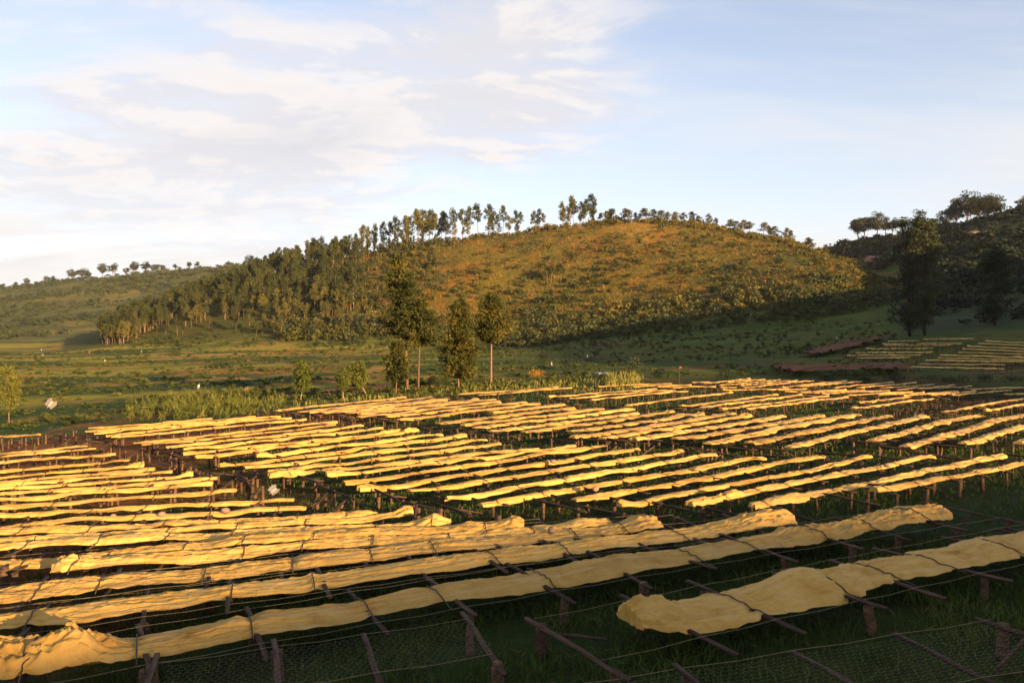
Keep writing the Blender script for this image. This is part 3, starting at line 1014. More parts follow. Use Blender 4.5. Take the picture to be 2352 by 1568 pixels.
def make_axis(P, extend0=0.0, extend1=0.0):
    """straight axis through measured points"""
    r = Row()
    c = 0.3 * P.mean(0) + 0.35 * (P[0] + P[-1])
    d = P[-1] - P[0]
    Q = P[:, :2] - c[:2]
    u, s_, vt = np.linalg.svd(Q)
    ax = vt[0]
    if ax @ d[:2] < 0:
        ax = -ax
    # blend towards the chord, so that ends stay where they were seen
    ch = d[:2] / (np.linalg.norm(d[:2]) + 1e-9)
    ax = ax * 0.15 + ch * 0.85
    ax /= np.linalg.norm(ax)
    t = Q @ ax
    r.p0 = c[:2] + ax * (t.min() - extend0)
    r.L = t.max() - t.min() + extend0 + extend1
    r.ax = ax
    r.nx = np.array([-ax[1], ax[0]])
    r.yaw = math.atan2(ax[1], ax[0])
    return r

def noise1(s, seed, f):
    return vnoise(np.asarray(s) * f, seed * 7.31, seed * 1.7)

def build_bed(r, label, group, z_top, fine, ext0, ext1, width, near, brace_end=True, rg=None):
    """z_top(s): world height of the bed top along the axis"""
    mid = r.p0 + r.ax * (r.L / 2)
    gz = g1(*mid)
    bed = ob('drying_bed', None, loc=(mid[0], mid[1], gz), rot=(0, 0, r.yaw))
    tag(bed, label, 'drying bed', group)
    s0, s1 = -ext0, r.L + ext1
    n = max(2, int(round((s1 - s0) / 1.9)))
    ss = np.linspace(s0, s1, n + 1)
    ss[1:-1] += rg.uniform(-0.25, 0.25, n - 1)
    XY = r.p0[None] + r.ax[None] * ss[:, None]
    tops = z_top(ss)
    legs = Geo()
    for k, s in enumerate(ss):
        end = k in (0, n)
        bl = width * rg.uniform(0.92, 1.12)
        if end:
            bl = max(bl * 1.12, rg.uniform(1.9, 2.6))
        off = rg.uniform(-0.12, 0.12) - (0.22 if near else 0)
        zl = tops[k] - gz
        yaw = math.pi / 2 + rg.normal() * (0.03 if near else 0.06)
        xl = s - r.L / 2
        if fine:
            me = BARS[3] if (end and rg.random() < 0.6) else BARS[rg.integers(0, 3)]
            ob('crossbar', me, bed, loc=(xl, off, zl - 0.035 + rg.normal() * 0.008), rot=(rg.normal() * 0.08, rg.normal() * 0.025, yaw), scale=(bl, 1.25, 1.05) if near else (bl, 1.1, 1.1))
        else:
            a = np.array([xl, off - bl / 2, zl - 0.035])
            b = np.array([xl + 0.03, off + bl / 2, zl - 0.035 + rg.normal() * 0.02])
            legs.tube([a, b], 0.045, 4)
        for sd in (-1, 1):
            if not end and rg.random() < (0.45 if near else 0.2):
                continue
            yy = off + sd * bl * rg.uniform(0.30, 0.40)
            wx = r.p0 + r.ax * s + r.nx * yy
            gg = g1(*wx) - 0.08 - gz
            hh = zl - 0.05 - gg + (rg.uniform(0.0, 0.10) if end else 0)
            rs = rg.uniform(0.75, 1.2) * (1.55 if near else 1.0)
            if fine:
                ob('post', POSTS[rg.integers(0, 4)], bed, loc=(xl + 0.03, yy, gg), rot=(rg.normal() * 0.03, rg.normal() * 0.03, rg.uniform(0, 6.3)), scale=(rs, rs, hh))
            else:
                legs.tube([(xl + 0.03, yy, gg), (xl + 0.03 + rg.normal() * 0.02, yy, gg + hh)], 0.055, 5)
    if not fine:
        lo = ob('frame', legs.mesh('frame'), bed, M_POST)
        lo['kind'] = 'stuff'
    elif brace_end:
        for e, p in ((1, 0.75), (0, 0.4)):
            if rg.random() < p:
                xs = (s1 if e else s0) - r.L / 2
                dx = (1.2 if e else -1.2) * rg.uniform(0.7, 1.1)
                zt = tops[-1 if e else 0] - gz - 0.03
                yy = rg.uniform(-0.3, 0.3)
                a = Vector((xs, yy, zt))
                b = Vector((xs - dx, yy + rg.uniform(-.2, .2), 0.15))
                v = b - a
                br = ob('brace', BRACE, bed, loc=(a + b) / 2, scale=(v.length, 1, 1))
                br.rotation_euler = v.to_track_quat('X', 'Z').to_euler()
    if near:
        for sd in (-1, 1):
            w = Geo()
            yy = sd * width * 0.36
            P = [(s - r.L / 2, yy + rg.normal() * 0.01, tops[k] - gz + 0.002) for k, s in enumerate(ss)]
            Q = []
            for k in range(len(P) - 1):
                Q.append(P[k])
                Q.append(tuple((np.array(P[k]) + np.array(P[k + 1])) / 2 - np.array([0, 0, 0.03])))
            Q.append(P[-1])
            w.tube(Q, 0.0045, 4)
            ob('edge_wire', w.mesh('edge_wire'), bed, M_WIRE)
    bed_info = dict(ss=ss, tops=tops, gz=gz, mid=mid)
    return bed, bed_info

def wire_mesh(bed, r, info, width, s0, s1, cell=0.13):
    """hexagonal netting between two stations of a bed, as thin flat strips that sag a little"""
    g = Geo()
    gz = info['gz']
    cols = int((s1 - s0) / cell)
    rows = int(width * 0.72 / (cell * 0.87))
    ss = info['ss']
    def pt(s, y):
        zt = np.interp(s, ss, info['tops']) - gz
        k = np.searchsorted(ss, s)
        a, b = ss[max(0, min(len(ss) - 1, k - 1))], ss[max(0, min(len(ss) - 1, k))]
        f = (s - a) / max(b - a, 1e-6)
        sag = 0.05 * math.sin(math.pi * min(max(f, 0), 1)) * (0.6 + 0.4 * math.cos(y * 3.0))
        return np.array([s - r.L / 2, y, zt - sag + 0.004])
    V, Fq = [], []
    def strip(a, b):
        d = b - a
        w = np.array([-d[1], d[0], 0.0])
        w = w / (np.linalg.norm(w) + 1e-9) * 0.0013
        i = len(V)
        V.extend([a - w, a + w, b + w, b - w])
        Fq.append((i, i + 1, i + 2, i + 3))
    y0 = -width * 0.36
    for i in range(cols):
        for j in range(rows):
            s = s0 + (i + (0.5 if j % 2 else 0)) * cell
            y = y0 + j * cell * 0.87
            a = pt(s, y)
            b = pt(s + cell * 0.5, y + cell * 0.29)
            c = pt(s + cell, y)
            strip(a, b)
            strip(b, c)
            strip(b, pt(s + cell * 0.5, y + cell * 0.58 + cell * 0.0))
    ob('wire_mesh', mk('wire_mesh', np.array(V), np.array(Fq)), bed, M_WIRE)

def build_tarp(r, label, group, zc, W, info, ds, m, tie_r, crumple, seed, rg, hk=1.0, humps=()):
    """folded tarp strip along the axis; zc(s) is the height of its mean line"""
    n = max(6, int(r.L / ds) + 1)
    s = np.linspace(0, r.L, n)
    c = np.linspace(-1, 1, m)
    S, Cc = np.meshgrid(s, c, indexing='ij')
    ties = [x for x in info['ss'] if 0.25 < x < r.L - 0.2]
    ties = [x + rg.uniform(-0.3, 0.3) for x in ties if rg.random() < 0.85]
    pinch = np.zeros(n)
    for x in ties:
        pinch = np.maximum(pinch, np.exp(-((s - x) / 0.14) ** 2))
    kr = np.zeros(n)
    for (a, b, amp) in crumple:
        a_, b_ = a * r.L, b * r.L
        kr = np.maximum(kr, amp * smooth(a_ - 0.4, a_ + 0.2, s) * (1 - smooth(b_ - 0.2, b_ + 0.4, s)))
    endt = np.minimum(1, 0.72 + 0.28 * np.minimum(s, r.L - s) / 0.30) * (1 + 0.10 * noise1(s, seed + 15, 4.0))
    w = 0.5 * W * (1 + 0.20 * noise1(s, seed + 1, 0.55) + 0.10 * noise1(s, seed + 2, 1.5) + 0.04 * noise1(s, seed + 9, 5.0)) * (1 - 0.13 * pinch) * endt
    w = w * (1 + 0.12 * kr)
    lat = 0.09 * noise1(s, seed + 3, 0.32) + 0.035 * noise1(s, seed + 4, 0.9)
    wave = 0.045 * noise1(s, seed + 12, 0.5) + 0.032 * noise1(s, seed + 13, 1.1)
    lump = np.maximum(0, noise1(s, seed + 5, 0.5)) ** 1.3 * 0.10 * hk
    hg = (0.030 * min(1.6, hk + 0.2) + 0.035 * hk * (0.5 + 0.5 * noise1(s, seed + 6, 0.8)) + lump) * (1 - 0.68 * pinch) + 0.12 * kr
    for (hs, hh, hw_) in humps:
        hg = hg + hh * np.exp(-((s - hs * r.L) / hw_) ** 2) * (1 - 0.5 * pinch)
    body = 1 - np.abs(Cc) ** (2.0 if humps else 3.2)
    zb0 = zc(s) + wave * (1 - 0.7 * pinch)
    Z = zb0[:, None] + hg[:, None] * body
    cw = Cc * (W / 0.8)
    fk = 0.6 + 0.4 * min(1.0, W / 0.8)
    fold = 0.022 * vnoise(S * 0.45 + cw * 0.6, cw * 2.6 + 3 * seed + 0.5 * S, seed)
    rid = 1 - np.abs(vnoise(S * 0.50 + cw * 0.9, cw * 3.0 + 9.0 + 0.35 * S, seed + 2.5))
    rid2 = 1 - np.abs(vnoise(S * 1.2 - cw, cw * 2.2 - 0.9 * S, seed + 7.5))
    rid3 = 1 - np.abs(vnoise(S * 2.4 + 1.5 * cw, cw * 5.0 + 1.2 * S, seed + 4.5))
    fold = fold + fk * (0.046 * rid ** 7 + 0.026 * rid2 ** 8 + 0.014 * rid3 ** 6)
    # deep narrow creases and the edge of the folded-over upper layer
    cre = 1 - np.abs(vnoise(S * 0.42 + 0.6 * cw, cw * 2.3 + 0.22 * S + 5.0, seed + 11.5))
    cre2 = 1 - np.abs(vnoise(S * 0.9 - 0.7 * cw, cw * 3.3 - 0.5 * S, seed + 13.5))
    fold = fold - fk * (0.050 * cre ** 14 + 0.030 * cre2 ** 12)
    c0 = -0.35 + 0.45 * noise1(s, seed + 16, 0.35) + 0.10 * noise1(s, seed + 17, 1.9)
    fold = fold + fk * 0.026 * smooth(-0.035, 0.035, Cc - c0[:, None])
    c1 = 0.45 + 0.35 * noise1(s, seed + 18, 0.3)
    fold = fold - fk * 0.018 * smooth(-0.035, 0.035, Cc - c1[:, None])
    # puckers that run out from each tie
    for x in ties:
        dx = S - x
        fold = fold + 0.016 * np.sin(Cc * 11 + dx * 4 + seed) * np.exp(-(dx / 0.34) ** 2)
    Z = Z + fold * np.minimum(1, (1.15 - np.abs(Cc)) / 0.4)
    Z = Z - 0.085 * np.abs(Cc) ** 9 * np.maximum(0, 0.45 + 0.75 * vnoise(S * 0.9, np.sign(Cc) * 2.1, seed + 8))
    LT = lat[:, None] + w[:, None] * Cc + 0.035 * np.abs(Cc) ** 3 * vnoise(S * 3.0, np.sign(Cc) * 3.0, seed + 4)
    SS = S.copy()
    if kr.max() > 0:
        K = kr[:, None]
        rn = 1 - np.abs(vnoise(S * 2.2 + cw, cw * 1.6, seed + 3.3))
        rn2 = 1 - np.abs(vnoise(S * 5.0 + 4 - cw, cw * 3.5 + S, seed + 6.3))
        rn4 = 1 - np.abs(vnoise(S * 10.0 + 2 * cw, cw * 7.0 - 2 * S, seed + 8.3))
        rn3 = vnoise(S * 1.5, cw * 0.9, seed + 9.3)
        Z = Z + K * (0.22 * (rn ** 4 - 0.15) + 0.12 * (rn2 ** 4 - 0.15) + 0.05 * rn4 ** 4 + 0.16 * rn3 + 0.06) * np.minimum(1, (1.2 - np.abs(Cc)) / 0.5)
        SS = SS + K * 0.16 * vnoise(S * 3.5, cw * 3.0, seed + 1.1)
        LT = LT + K * 0.13 * vnoise(S * 3.7, cw * 3.1, seed + 2.1)
    Z = np.maximum(Z, (zb0 - 0.10)[:, None])
    top = np.stack([r.p0[0] + r.ax[0] * SS + r.nx[0] * LT, r.p0[1] + r.ax[1] * SS + r.nx[1] * LT, Z], -1)
    base = np.array([info['mid'][0], info['mid'][1], float(zc(np.array([r.L / 2]))[0])])
    # lower layer, hidden against the bed
    cb = np.array([-1.0, -0.8, 0.0, 0.8, 1.0])
    Lb = lat[:, None] + w[:, None] * cb[None]
    Zb = np.repeat((zb0 - 0.022)[:, None], 5, 1)
    Sb = np.repeat(s[:, None], 5, 1)
    bot = np.stack([r.p0[0] + r.ax[0] * Sb + r.nx[0] * Lb, r.p0[1] + r.ax[1] * Sb + r.nx[1] * Lb, Zb], -1)
    bot[:, 0] = top[:, 0] - np.array([0, 0, 0.006])
    bot[:, -1] = top[:, -1] - np.array([0, 0, 0.006])
    def grid_faces(nn, mm, o, flip):
        i = np.arange(nn - 1)[:, None]
        j = np.arange(mm - 1)[None, :]
        q = [i * mm + j, (i + 1) * mm + j, (i + 1) * mm + j + 1, i * mm + j + 1]
        if flip:
            q = q[::-1]
        return np.stack(q, -1).reshape(-1, 4) + o
    F = [grid_faces(n, m, 0, False), grid_faces(n, 5, n * m, True)]
    parts = [top.reshape(-1, 3), bot.reshape(-1, 3)]
    uvs = [np.stack([S, (Cc * 0.5 + 0.5) * W + seed * 3.7], -1).reshape(-1, 2), np.stack([Sb, np.repeat((cb * 0.5 + 1.7)[None], n, 0) * W], -1).reshape(-1, 2)]
    o = n * m + n * 5
    for e in (0, n - 1):
        lower = top[e].copy()
        lower[:, 2] = np.minimum(lower[:, 2], zb0[e] - 0.02)
        parts.append(np.vstack([top[e], lower]))
        uvs.append(np.tile(np.array([[s[e], 0.3]]), (2 * m, 1)))
        q = np.arange(m - 1)
        F.append(np.stack([q, q + 1, q + 1 + m, q + m], -1) + o)
        o += 2 * m
    V = np.vstack(parts) - base
    F = np.vstack(F)
    uv = np.vstack(uvs)
    me = mk('tarp', V, F, True, uv)
    t = ob('tarp', me, mat=M_TARP, loc=base)
    tag(t, label, 'tarp', group)
    if tie_r:
        for x in ties:
            k = int(np.clip(round(x / r.L * (n - 1)), 1, n - 2))
            ringp = (top[k] - base).copy()
            kk = np.ones(5) / 5
            zs_ = np.convolve(np.pad(ringp[:, 2], 2, 'edge'), kk, 'valid')
            ringp[:, 2] = np.maximum(zs_ + 0.006, 0.5 * (zs_ + ringp[:, 2]))
            ringp[:, 2] = np.convolve(np.pad(ringp[:, 2], 2, 'edge'), kk, 'valid')
            sk = rg.uniform(-0.2, 0.2)
            P = ringp + np.array([0, 0, tie_r * 0.9 + 0.02])
            sk = 0.12 * sk
            P = P + np.outer(c, np.array([r.ax[0], r.ax[1], 0])) * sk
            zb = float(zc(np.array([x]))[0]) - base[2]
            out = np.array([r.nx[0], r.nx[1], 0])
            e0 = P[0] - out * rg.uniform(0.15, 0.55)
            e1 = P[-1] + out * rg.uniform(0.1, 0.4)
            e0[2] = zb - rg.uniform(0.0, 0.05)
            e1[2] = zb - rg.uniform(0.0, 0.04)
            P = np.vstack([e0, P, e1])
            gt = Geo().tube(P, tie_r, 5)
            ob('tie', gt.mesh('tie', True), t, M_TIE)
    return t

BLOCK = dict(
    left=('left block', 0.37), front=('front block', 0.8), centre=('centre block', 0.45), right=('right block', 0.74),
    back=('back block', 0.48), strip=('far strip', 0.44),
    slope_left=('hillside plot at left', 0.75), slope_right=('hillside plot at right', 0.75))
FRONT_W = [0.58, 0.52, 0.66, 0.74, 0.88, 1.02, 1.14, 1.22, 1.40]
SPECIAL = {('front', 7): [(0, 0.215, 0.65), (0.80, 1.0, 0.32)], ('front', 4): [(0, 0.05, 0.5)], ('front', 6): [(0.94, 1.0, 0.35)],
           ('front', 8): [(0, 0.05, 0.5)], ('centre', 10): [(0.93, 1.0, 0.5)], ('centre', 9): [(0.9, 1.0, 0.5)],
           ('centre', 16): [(0, 0.06, 0.5)], ('centre', 15): [(0, 0.10, 0.5)], ('centre', 24): [(0, 0.16, 0.3)],
           ('centre', 25): [(0, 0.14, 0.22)], ('left', 5): [(0.96, 1.0, 0.5)], ('left', 8): [(0.97, 1.0, 0.5)],
           ('front', 3): [(0.97, 1, 0.35)], ('front', 5): [(0.97, 1, 0.3)]}

HUMPS = {('front', 8): [(0.05, 0.10, 0.8), (0.27, 0.36, 0.8), (0.62, 0.08, 1.0)], ('front', 7): [(0.035, 0.24, 0.42), (0.115, 0.30, 0.46), (0.19, 0.26, 0.42), (0.30, 0.07, 0.8), (0.60, 0.08, 0.9)],
         ('front', 4): [(0.02, 0.06, 0.3), (0.92, 0.07, 0.6)], ('front', 6): [(0.96, 0.07, 0.5)]}
HK = dict(front=0.45, right=0.55, centre=0.45, left=0.35, back=0.4, strip=0.4, slope_left=1.3, slope_right=1.3)

def build_rows():
    rg = np.random.default_rng(5)
    for key, rows in ROWPTS.items():
        bname, W0 = BLOCK[key]
        N = len(rows)
        for i, pts in enumerate(rows):
            if key.startswith('slope'):
                P = np.array([hit(u, v, BED_H + 0.05, 105, 300) + np.array([0, 0, BED_H + 0.05]) for u, v in pts])
            else:
                P = np.array([cast_bed(u, v) + np.array([0, 0, CAMZ]) for u, v in pts])
            e0 = 4.0 if pts[0, 0] < 6 else 0
            e1 = 4.0 if pts[-1, 0] > 2335 else 0
            r = make_axis(P, e0, e1)
            zmean = P[:, 1].mean()
            fine = zmean < 62 and not key.startswith('slope')
            near = key == 'front' and i >= 3
            # bed top: straight line through the surface at both ends
            def surf(s):
                XY = r.p0 + r.ax * s
                if key.startswith('slope'):
                    return g1(*XY) + BED_H
                return float(bed_top(XY[0], XY[1])) + CAMZ
            sk = np.linspace(0, r.L, 5)
            co = np.polyfit(sk, [surf(x) for x in sk], 2 if not key.startswith('slope') else 1)
            z_top = lambda s, co=co: np.polyval(co, s)
            o = ORD[N - i]
            W = FRONT_W[i] if key == 'front' else W0 * rg.uniform(0.9, 1.1)
            width = W * 1.35 + 1.25 if near else W * 1.35 + 0.75 if key in ('front', 'right') else W * 1.3 + 0.62
            if key.startswith('slope') and r.L < 2:
                width = 0.9
            bed, info = build_bed(r, f'wooden drying bed under the {o} tarp from the front in the {bname}',
                                  f'drying beds in the {bname}', z_top, fine, rg.uniform(0.4, 1.5), rg.uniform(0.4, 1.5), width, near, True, rg)
            # where the strip was seen above or below its straight axis it is lifted or sunk
            t = (P[:, :2] - r.p0) @ r.ax
            Q = r.p0[None] + r.ax[None] * t[:, None]
            uq = Q[:, 0] / Q[:, 1] * F_PX + CU
            vq = HV - (np.array([z_top(x) for x in t]) - CAMZ) / Q[:, 1] * F_PX
            vs_ = np.interp(uq, pts[:, 0], pts[:, 1])
            dz = np.clip((vq - vs_) / F_PX * Q[:, 1], -0.03, 0.20) * 0.9
            order = np.argsort(t)
            tt, dd = t[order], dz[order]
            def zc(s, tt=tt, dd=dd, z_top=z_top):
                b = np.interp(s, tt, dd)
                if len(s) > 8:
                    kk = np.ones(5) / 5
                    b = np.convolve(np.pad(b, 2, 'edge'), kk, 'valid')
                return z_top(s) + 0.015 + b
            ds, m = (0.040, 43) if key == 'front' and i >= 4 else (0.055, 27) if key == 'front' else ((0.12, 13) if fine else (0.28, 7))
            tie_r = (0.014 if key == 'front' else 0.012) if fine else 0
            cr = SPECIAL.get((key, i))
            if cr is None:
                cr = []
                if rg.random() < 0.35:
                    cr.append((0, rg.uniform(0.02, 0.05), rg.uniform(0.12, 0.35)))
                if rg.random() < 0.35:
                    cr.append((1 - rg.uniform(0.02, 0.05), 1.0, rg.uniform(0.12, 0.35)))
            build_tarp(r, f'yellow tarp strip on the {o} bed from the front in the {bname}', f'tarps in the {bname}',
                       zc, W, info, ds, m, tie_r, cr, 1.37 * i + 10.1 * len(key), rg, HK.get(key, 0.6) * (1.3 if key == 'front' and i >= 6 else 1.0),
                       HUMPS.get((key, i), ()))

BARE = [('front', 'K1085,1194 L480,995 L1000,880', 'bare bed with wire netting nearest to the camera, at the bottom edge'),
        ('front', 'M-300,1240 M1000,1120 M1770,960 M2352,800', 'bare bed with wire netting in the bottom right corner'),
        ('left', 'A-60,305 560,205', 'bare wooden bed behind the lone back tarp of the left block'),
        ('left', 'A-60,352 760,248', 'bare wooden bed between lone tarp and next in the left block'),
        ('left', 'A-40,388 900,300', 'low bare bed just behind the second-farthest tarp of the left block'),
        ('back', 'F300,545 1100,415', 'bare wooden bed in the gap right of the back block tarps'),
        ('back', 'F620,565 1500,405', 'middle bare bed in the gap of the back block'),
        ('back', 'F900,585 1700,430', 'bare bed just left of the lone back block tarp at right'),
        ('back', 'F1280,440 2100,335', 'farthest bare bed at the right end of the back block')]

def build_bare():
    rg = np.random.default_rng(9)
    for k, (key, txt, label) in enumerate(BARE):
        pts = parse_rows(txt)[0]
        P = np.array([cast_bed(u, v) + np.array([0, 0, CAMZ]) for u, v in pts])
        r = make_axis(P)
        sk = np.linspace(0, r.L, 5)
        co = np.polyfit(sk, [float(bed_top(*(r.p0 + r.ax * x))) + CAMZ for x in sk], 1)
        z_top = lambda s, co=co: np.polyval(co, s)
        near = k < 2
        width = 2.5 if near else 1.5
        bed, info = build_bed(r, label, 'bare drying beds', z_top, True, 0.2, 0.2, width, near, True, rg)
        if near:
            wire_mesh(bed, r, info, width, max(info['ss'][0], 0.0), info['ss'][-1])

build_rows()
build_bare()

# ------------------------------------------------------------------ vegetation
def ball(rg, n, rx, ry, rz, shell=0.5):
    d = rg.normal(size=(n, 3))
    d /= np.linalg.norm(d, axis=1)[:, None]
    rr = shell + (1 - shell) * rg.random(n) ** 0.6
    return d * rr[:, None] * np.array([rx, ry, rz])

def eucalyptus_parts(seed, base=0.42, spread=0.16, nclump=19, ncard=48):
    """unit-height tree: (trunk Geo, crown Geo)"""
    rg = np.random.default_rng(seed)
    tr, cr = Geo(), Geo()
    lean = rg.normal(size=2) * 0.03
    zt = np.linspace(-0.02, 0.9, 6)
    P = np.stack([lean[0] * zt + 0.008 * rg.normal(size=6), lean[1] * zt + 0.008 * rg.normal(size=6), zt], 1)
    tr.tube(P, np.linspace(0.011, 0.003, 6), 5)
    for k in range(nclump):
        t = k / (nclump - 1)
        z = base + (0.93 - base) * t
        prof = spread * (0.55 + 0.75 * math.sin(math.pi * min(1, 0.25 + 0.75 * t))) * (1.0 if t < 0.8 else 0.55)
        a = rg.uniform(0, 6.28)
        rad = prof * rg.uniform(0.2, 1.0)
        c = np.array([lean[0] * z + math.cos(a) * rad, lean[1] * z + math.sin(a) * rad, z])
        root = np.array([lean[0] * z, lean[1] * z, z - 0.06])
        tr.tube([root, c], [0.005, 0.002], 4, False)
        rc = rg.uniform(0.06, 0.105)
        pts = c + ball(rg, ncard, rc, rc, rc * 0.95, 0.3)
        cr.leaves(pts, rg.uniform(0.030, 0.068, ncard), 0.5, -0.3, None, rg)
    return tr, cr

def round_tree_parts(seed, base=0.22, spread=0.42, nclump=36, ncard=80, flat=0.75):
    rg = np.random.default_rng(seed)
    tr, cr = Geo(), Geo()
    zt = np.linspace(-0.02, 0.75, 5)
    tr.tube(np.stack([0.02 * rg.normal(size=5), 0.02 * rg.normal(size=5), zt], 1), np.linspace(0.028, 0.010, 5), 6)
    for k in range(nclump):
        d = rg.normal(size=3)
        d /= np.linalg.norm(d)
        q = rg.uniform(0.45, 0.95)
        c = np.array([d[0] * spread * q, d[1] * spread * q, base + (1 - base) * 0.5 + d[2] * (1 - base) * 0.46 * q])
        tr.tube([(0, 0, max(0.25, c[2] - 0.25)), c * np.array([0.6, 0.6, 1]) - np.array([0, 0, .05]), c], [0.010, 0.006, 0.003], 4, False)
        rc = rg.uniform(0.09, 0.16)
        pts = c + ball(rg, ncard, rc * 1.2, rc * 1.2, rc * flat, 0.4)
        cr.leaves(pts, rg.uniform(0.032, 0.065, ncard), 0.6, 0.0, None, rg)
    return tr, cr

def shrub_geo(seed, n=90, sz=0.16, tall=0.8):
    rg = np.random.default_rng(seed)
    g = Geo()
    for k in range(6):
        a, q = rg.uniform(0, 6.28), rg.uniform(0.0, 0.34)
        c = np.array([math.cos(a) * q, math.sin(a) * q, rg.uniform(0.25, 0.68) * tall])
        rc = rg.uniform(0.16, 0.28)
        pts = c + ball(rg, n // 6, rc, rc, rc * tall, 0.45)
        pts[:, 2] = np.abs(pts[:, 2])
        g.leaves(pts, rg.uniform(0.7, 1.3, n // 6) * sz, 0.6, 0.15, None, rg)
    return g

class Kind:
    def __init__(s, parts, mt, mc):
        s.tr = [p[0].mesh('trunk', True) for p in parts]
        s.cr = [p[1].mesh('crown') for p in parts]
        s.arr = [(p[0].arrays(), p[1].arrays()) for p in parts]
        for m in s.tr:
            m.materials.append(mt)
        for m in s.cr:
            m.materials.append(mc)

K_EUC = Kind([eucalyptus_parts(100 + k, 0.36 + 0.06 * (k % 3), 0.105 + 0.03 * (k % 2)) for k in range(9)], M_PALEBARK, M_EUC)
K_TALL = Kind([eucalyptus_parts(120 + k, 0.52, 0.11, 15, 46) for k in range(4)], M_PALEBARK, M_EUC)
K_ROUND = Kind([round_tree_parts(140 + k) for k in range(5)], M_BARK, M_DARK)
SHRUBS = [shrub_geo(160 + k) for k in range(6)]
SHRUB_ME = [g.mesh('shrub') for g in SHRUBS]
for m in SHRUB_ME:
    m.materials.append(M_SHRUB)
SHRUB_DK = [g.mesh('dark_shrub') for g in SHRUBS[:4]]
for m in SHRUB_DK:
    m.materials.append(M_DARK)
RGV = np.random.default_rng(77)

def plant_tree(name, kind, p, H, label, cat, group, wide=1.0, rg=RGV):
    k = rg.integers(0, len(kind.tr))
    e = ob(name, None, loc=(p[0], p[1], p[2] - 0.1), rot=(0, 0, rg.uniform(0, 6.28)))
    e.scale = (H * wide, H * wide, H)
    tag(e, label, cat, group)
    ob('trunk', kind.tr[k], e)
    ob('crown', kind.cr[k], e)
    return e

def merged(name, arrs, places, mat, label, cat, kind='stuff', rg=RGV):
    """many alike plants too dense to tell apart, as one mesh"""
    VV, FF, n = [], [], 0
    for (x, y, z, sx, sz) in places:
        V, F = arrs[rg.integers(0, len(arrs))]
        a = rg.uniform(0, 6.28)
        ca, sa = math.cos(a), math.sin(a)
        W = np.stack([(V[:, 0] * ca - V[:, 1] * sa) * sx + x, (V[:, 0] * sa + V[:, 1] * ca) * sx + y, V[:, 2] * sz + z], 1)
        VV.append(W)
        FF.append(F + n)
        n += len(V)
    o = ob(name, mk(name, np.vstack(VV), np.vstack(FF)), mat=mat)
    tag(o, label, cat, None, kind)
    return o

def ridge_z(u):
    return float(np.interp(u, HILL_U, HILL_RIDGE))

def foot_z(u):
    return float(np.interp(u, HILL_U, HILL_FOOT))

def top_height(p, ytop):
    return CAMZ + (HV - ytop) / F_PX * p[1] - p[2]

def crest(u, zlo, zhi):
    """the ground point that forms the skyline in column u"""
    zs = np.linspace(zlo, zhi, 60)
    X = (u - CU) / F_PX * zs
    g = ground(X, zs)
    k = int(np.argmax((g - CAMZ) / zs))
    return np.array([X[k], zs[k], g[k]])

